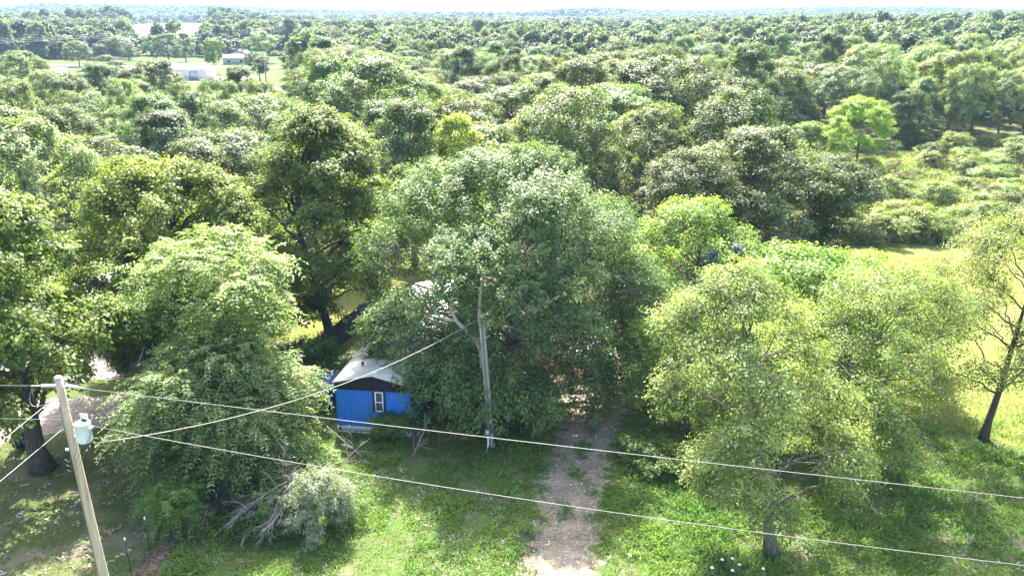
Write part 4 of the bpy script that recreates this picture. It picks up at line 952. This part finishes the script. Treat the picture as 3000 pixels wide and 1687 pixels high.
x = gr.uniform(-12, 26, 1500); y = gr.uniform(26.5, 44, 1500); k = ~inside(DRIVE, x, y) & ~inside(HOUSE, x, y) & (vn(x, y, 1.9, 41) > .62); x, y = x[k], y[k]
tuft('dry_grass', x, y, 10, .26, .025, .12, 'straw', 'dry straw-coloured grass patches among the yard weeds', 'grass', 19)
x = gr.uniform(-15, -12.4, 900); y = gr.uniform(25, 34.3, 900); k = np.abs(x + 14.45 - .2 * np.clip(y - 29.5, 0, 9)) < .38; x, y = x[k], y[k]
M['brown_leaf'] = leaf_mat('brown_leaf', (.08, .045, .03), (.26, .19, .14), (1, .8, .6), .15, .8, .2, 0)
tuft('fallen_leaves', x, y, 7, .10, .07, .10, 'brown_leaf', 'brown fallen leaves in a strip along the wire fence', 'leaves', 14, flat=.8, z0=.025)
x = gr.uniform(28, 92, 21000); y = gr.uniform(78.5, 150, 21000); k = (x < y * .68) & (x > 30) & (vn(x, y, 4, 15) > .2); x, y = x[k], y[k]
tuft('meadow_grass', x, y, 4, .75, .12, .3, 'leaf_scrub', 'tall pale grass and brambles between the meadow bushes', 'grass', 16, np.clip(vn(x, y, 6, 6) + gr.normal(0, .2, len(x)), 0, 1))
# gravel stones on the drive
x = gr.uniform(-.5, 8, 5200); y = gr.uniform(26.5, 48, 5200); k = inside(DRIVE, x, y); x, y = x[k], y[k]; n = len(x)
s = gr.uniform(.012, .04, n); oc = np.array([(1,0,0),(0,1,0),(-1,0,0),(0,-1,0),(0,0,.6)]); 
jit = 1 + gr.normal(0, .25, (n, 5, 1)); v = np.stack([x, y, np.full(n, .014)], 1)[:, None] + oc[None] * s[:, None, None] * jit
tr_ = np.array([(0,1,4),(1,2,4),(2,3,4),(3,0,4)])[None] + (np.arange(n) * 5)[:, None, None]
M['stone'] = plain('stone', (.42, .38, .33), .9, .4, 6)
o = obj('gravel_stones', np_mesh('gravel_stones', v, tris=tr_.reshape(-1, 3)), M['stone']); tag(o, 'loose gravel stones scattered over the drive', 'gravel', kind='stuff')
# tall grass clumps in the middle of the drive
y = gr.uniform(26.5, 43, 520); x = np.interp(y, [26, 28, 32, 35.6, 38.5, 43], [1.75, 1.7, 2.2, 2.95, 3.5, 4.9]) + gr.normal(0, .22, 520); k = vn(x, y, .9, 51) > .55; x, y = x[k], y[k]
tuft('drive_weeds', x, y, 9, .16, .05, .1, 'weed', 'sparse weeds growing up the middle of the gravel drive', 'weeds', 18)
FL = [q + ' white wildflower from the left near the bottom edge, right of drive' for q in ('third', 'fifth', 'second', 'rightmost', 'sixth', 'fourth', 'leftmost')]
for x, y in ((8.16, 28.38), (8.57, 28.45), (7.65, 27.87), (9.59, 27.81), (8.75, 28.06), (8.39, 27.7), (4.6, 28.67)):
    fl = empty('wildflower', (x, y, 0)); tag(fl, FL.pop(0), 'flower', 'white wildflowers right of the drive')
    MB().tube([(0, 0, 0), (.03, .02, .35), (.02, .05, .62)], .008, 4).build('stem', M['t_post'], fl)
    fm = MB()
    for a in range(7):
        q = a * .9; rr_ = .0 if a == 0 else .05; fm.lathe([(0, .015), (.03, .01), (.028, 0), (0, -.005)], (.02 + rr_ * math.cos(q), .05 + rr_ * math.sin(q), .62), 6)
    fm.build('flower_head', M['white_paint'], fl)

# ------------------------------------------------------------------ the far village
M['barn_white'] = plain('barn_white', (.70, .72, .76), .5, .05, .5); M['pink_roof'] = plain('pink_roof', (.42, .26, .24), .8, .1, .5); M['shed_wall'] = plain('shed_wall', (.50, .47, .46), .8, .1, .5)
sheet('lawn_field', [(-290, 350), (-180, 280), (-90, 245), (-60, 255), (-66, 352), (-100, 480), (-190, 520), (-300, 470)], .06, M['lawn_far'], 9, 2, 21, True)
fb, fr2 = np.radians(np.linspace(-23.2, -18.9, 24)), np.linspace(820, 1400, 24)
fX, fY = fr2[:, None] * np.sin(fb + .008 * np.sin(fr2[:, None] * .02)), fr2[:, None] * np.cos(fb)
fi = np.arange(576).reshape(24, 24); fq = np.stack([fi[:-1, :-1], fi[:-1, 1:], fi[1:, 1:], fi[1:, :-1]], -1).reshape(-1, 4)
o = obj('crop_field', np_mesh('crop_field', np.stack([fX, fY, terrain(fX, fY) + .6], -1).reshape(-1, 3), fq, smooth=True), M['field']); tag(o, kind='structure')
sheet('road', [(-142, 280), (-137, 280), (-146, 320), (-157, 352), (-150, 372), (-120, 379), (-80, 372), (-60, 366), (-60, 371), (-80, 377), (-120, 385), (-156, 379), (-172, 390), (-230, 402), (-231, 398), (-174, 383), (-163, 352), (-152, 320)], .12, M['asphalt'], 5, .3, 24, True)
sheet('gravel_yard', [(-120, 290), (-94, 290), (-90, 320), (-118, 316)], .10, M['gravel_pale'], 4, .8, 25, True)
sheet('gravel_yard', [(-82, 255), (-68, 255), (-70, 268), (-80, 270)], .10, M['gravel_pale'], 2, .8, 26, True)
def building(name, loc, rz, w, l, wall, ridge, mw, mr, label, cat, doors=(), wins=()):
    e = empty(name, (loc[0], loc[1], th(*loc) + .1), rz); tag(e, label, cat)
    mb = MB(); mb.add([(-w/2,-l/2,0),(w/2,-l/2,0),(w/2,l/2,0),(-w/2,l/2,0),(-w/2,-l/2,wall),(w/2,-l/2,wall),(w/2,l/2,wall),(-w/2,l/2,wall),(-w/2,0,ridge),(w/2,0,ridge)],
                      [(0,1,5,4),(2,3,7,6),(0,3,2,1)], [(0,4,7),(0,7,3),(4,8,7),(1,2,6),(1,6,5),(5,6,9)]); mb.build('wall', mw, e)
    rf = MB(); ov = .4
    for s in (-1, 1):
        y0 = s * (l/2 + ov); z0 = wall - (ridge - wall) / (l/2) * ov
        rf.add([(-w/2-ov, y0, z0+.02), (w/2+ov, y0, z0+.02), (w/2+ov, 0, ridge+.02), (-w/2-ov, 0, ridge+.02), (-w/2-ov, y0, z0+.14), (w/2+ov, y0, z0+.14), (w/2+ov, 0, ridge+.14), (-w/2-ov, 0, ridge+.14)],
               [(0,3,2,1),(4,5,6,7),(0,1,5,4),(1,2,6,5),(2,3,7,6),(3,0,4,7)])
    rf.build('roof', mr, e)
    for x, y, ww_, hh_ in doors: MB().box((x, y, hh_/2), (ww_, .08, hh_)).build('door', M['metal'], e)
    for x, y, z, ww_, hh_ in wins:
        wn = MB().box((x, y, z), (ww_, .08, hh_)).build('window', M['white_paint'], e); MB().box((x, y - .05, z), (ww_ - .2, .04, hh_ - .2)).build('pane', M['void'], wn)
    return e
building('barn', (-110, 303), R(-6), 12.5, 9, 3.6, 5.2, M['barn_white'], M['barn_white'], 'white metal barn in the far village, left of centre', 'barn', doors=((-3.2, -4.53, 1.0, 2.2), (2.0, -4.53, 3.0, 3.0)))
building('house', (-126, 404), R(8), 11, 8, 2.6, 4.2, M['shed_wall'], M['pink_roof'], 'small far house with faded pink roof right of the barn', 'house', wins=((-3, -4.03, 1.5, 1.4, 1.2), (2.5, -4.03, 1.5, 1.4, 1.2)))
building('shed', (-133.5, 436), R(84), 7, 8, 3.4, 5.2, M['shed_wall'], M['shed_wall'], 'small pale grey gabled shed under dark trees in the far village', 'shed', wins=((0, -4.03, 2.0, 1.3, 1.3),))
building('house', (-157, 300), R(15), 9, 7, 2.6, 3.8, M['barn_white'], M['roof_white'], 'white roofed building at the left end of the far road', 'house', wins=((-2, -3.53, 1.5, 1.4, 1.2),))
building('house', (-28.5, 56.5), R(20), 9, 6, 2.5, 3.6, M['barn_white'], M['roof_white'], 'white neighbouring house hidden behind the round maple on the left', 'house', wins=((-2, -3.03, 1.5, 1.3, 1.1), (2, -3.03, 1.5, 1.3, 1.1)))
def car(loc, rz, col, label):
    e = empty('parked_car', (loc[0], loc[1], th(*loc) + .12), rz); tag(e, label, 'car'); m_ = plain('car_paint', col, .3, .03, 1, spec=.5)
    def loft(pts, w0, w1, name, mt_):
        n = len(pts); v = [(x, -w0, z) if z < .9 else (x, -w1, z) for x, z in pts] + [(x, w0, z) if z < .9 else (x, w1, z) for x, z in pts]
        mb = MB().add(v, [(i, (i + 1) % n, n + (i + 1) % n, n + i) for i in range(n)], [(0, i + 1, i) for i in range(1, n - 1)] + [(n, n + i, n + i + 1) for i in range(1, n - 1)]); return mb.build(name, mt_, e)
    loft([(-2.2, .3), (2.2, .3), (2.25, .6), (2.1, .82), (1.2, .92), (-1.7, .95), (-2.2, .85)], .88, .86, 'body', m_)
    loft([(1.15, .9), (.5, 1.42), (-1.0, 1.45), (-1.75, .93)], .84, .68, 'cabin', M['glass']); loft([(.45, 1.43), (.4, 1.47), (-.9, 1.50), (-1.0, 1.45)], .70, .68, 'car_roof', m_)
    for x in (-1.35, 1.35):
        for s in (-1, 1): MB().tube([(x, s * .72, .32), (x, s * .9, .32)], .32, 12).build('wheel', M['cable'], e)
car((-146, 381), R(15), (.7, .7, .72), 'white car parked on the far road left of the barn'); car((-134, 384), R(5), (.25, .28, .32), 'grey car parked on the far road behind the white one')
def far_pole(x, y, h, label, arm=True):
    p = empty('utility_pole', (x, y, th(x, y)), R(20)); tag(p, label, 'utility pole')
    MB().tube([(0, 0, 0), (0, 0, h)], [.2, .14], 8).build('pole_shaft', M['pole_old'], p)
    if arm:
        MB().box((0, -.2, h - .6), (2.6, .14, .16)).build('cross_arm', M['pole_old'], p)
        for q in (-1.2, 0, 1.2): MB().tube([(q, -.2, h - .5), (q, -.2, h - .2)], .07, 6).build('insulator', M['porcelain'], p)
far_pole(-200, 415, 13, 'far pale pole carrying power lines across the left lawn'); far_pole(-157, 489, 12, 'far tall pole above the small pink-roofed house')
far_pole(-80, 285, 8, 'far short pole right of the barn'); far_pole(-255, 330, 13, 'far pole at the extreme left carrying power lines'); far_pole(-150, 505, 12.5, 'far pole behind the village trees')
for q, nm in ((0, 'lowest'), (1, 'middle'), (2, 'highest')):
    a, b_, c_ = (-255, 330, 11.3 + q * .7), (-200, 415, 11.3 + q * .7), (-150, 505, 11.3 + q * .7)
    p = np.concatenate([sag(a, b_, 1.2, 14), sag(b_, c_, 1.2, 14)[1:]]); o = MB().tube(p, .03, 4).build('power_line', M['wire'])
    tag(o, nm + ' of the far power lines crossing the left lawn', 'wire')

# ------------------------------------------------------------------ haze
hz_ = MB().box((0, 0, 35), (14400, 14400, 92)).mesh('haze'); hm = bpy.data.materials.new('haze'); hm.use_nodes = True; t = hm.node_tree
for n in list(t.nodes):
    if n.type == 'BSDF_PRINCIPLED': t.nodes.remove(n)
pv = N(t, 'ShaderNodeVolumePrincipled'); pv.inputs['Color'].default_value = (.20, .30, .46, 1); pv.inputs['Density'].default_value = 2.3e-4; pv.inputs['Anisotropy'].default_value = .0
t.links.new(pv.outputs[0], t.nodes['Material Output'].inputs['Volume'])
ho = obj('haze', hz_, hm); tag(ho, 'pale bluish summer haze over the whole landscape', 'haze', kind='stuff')
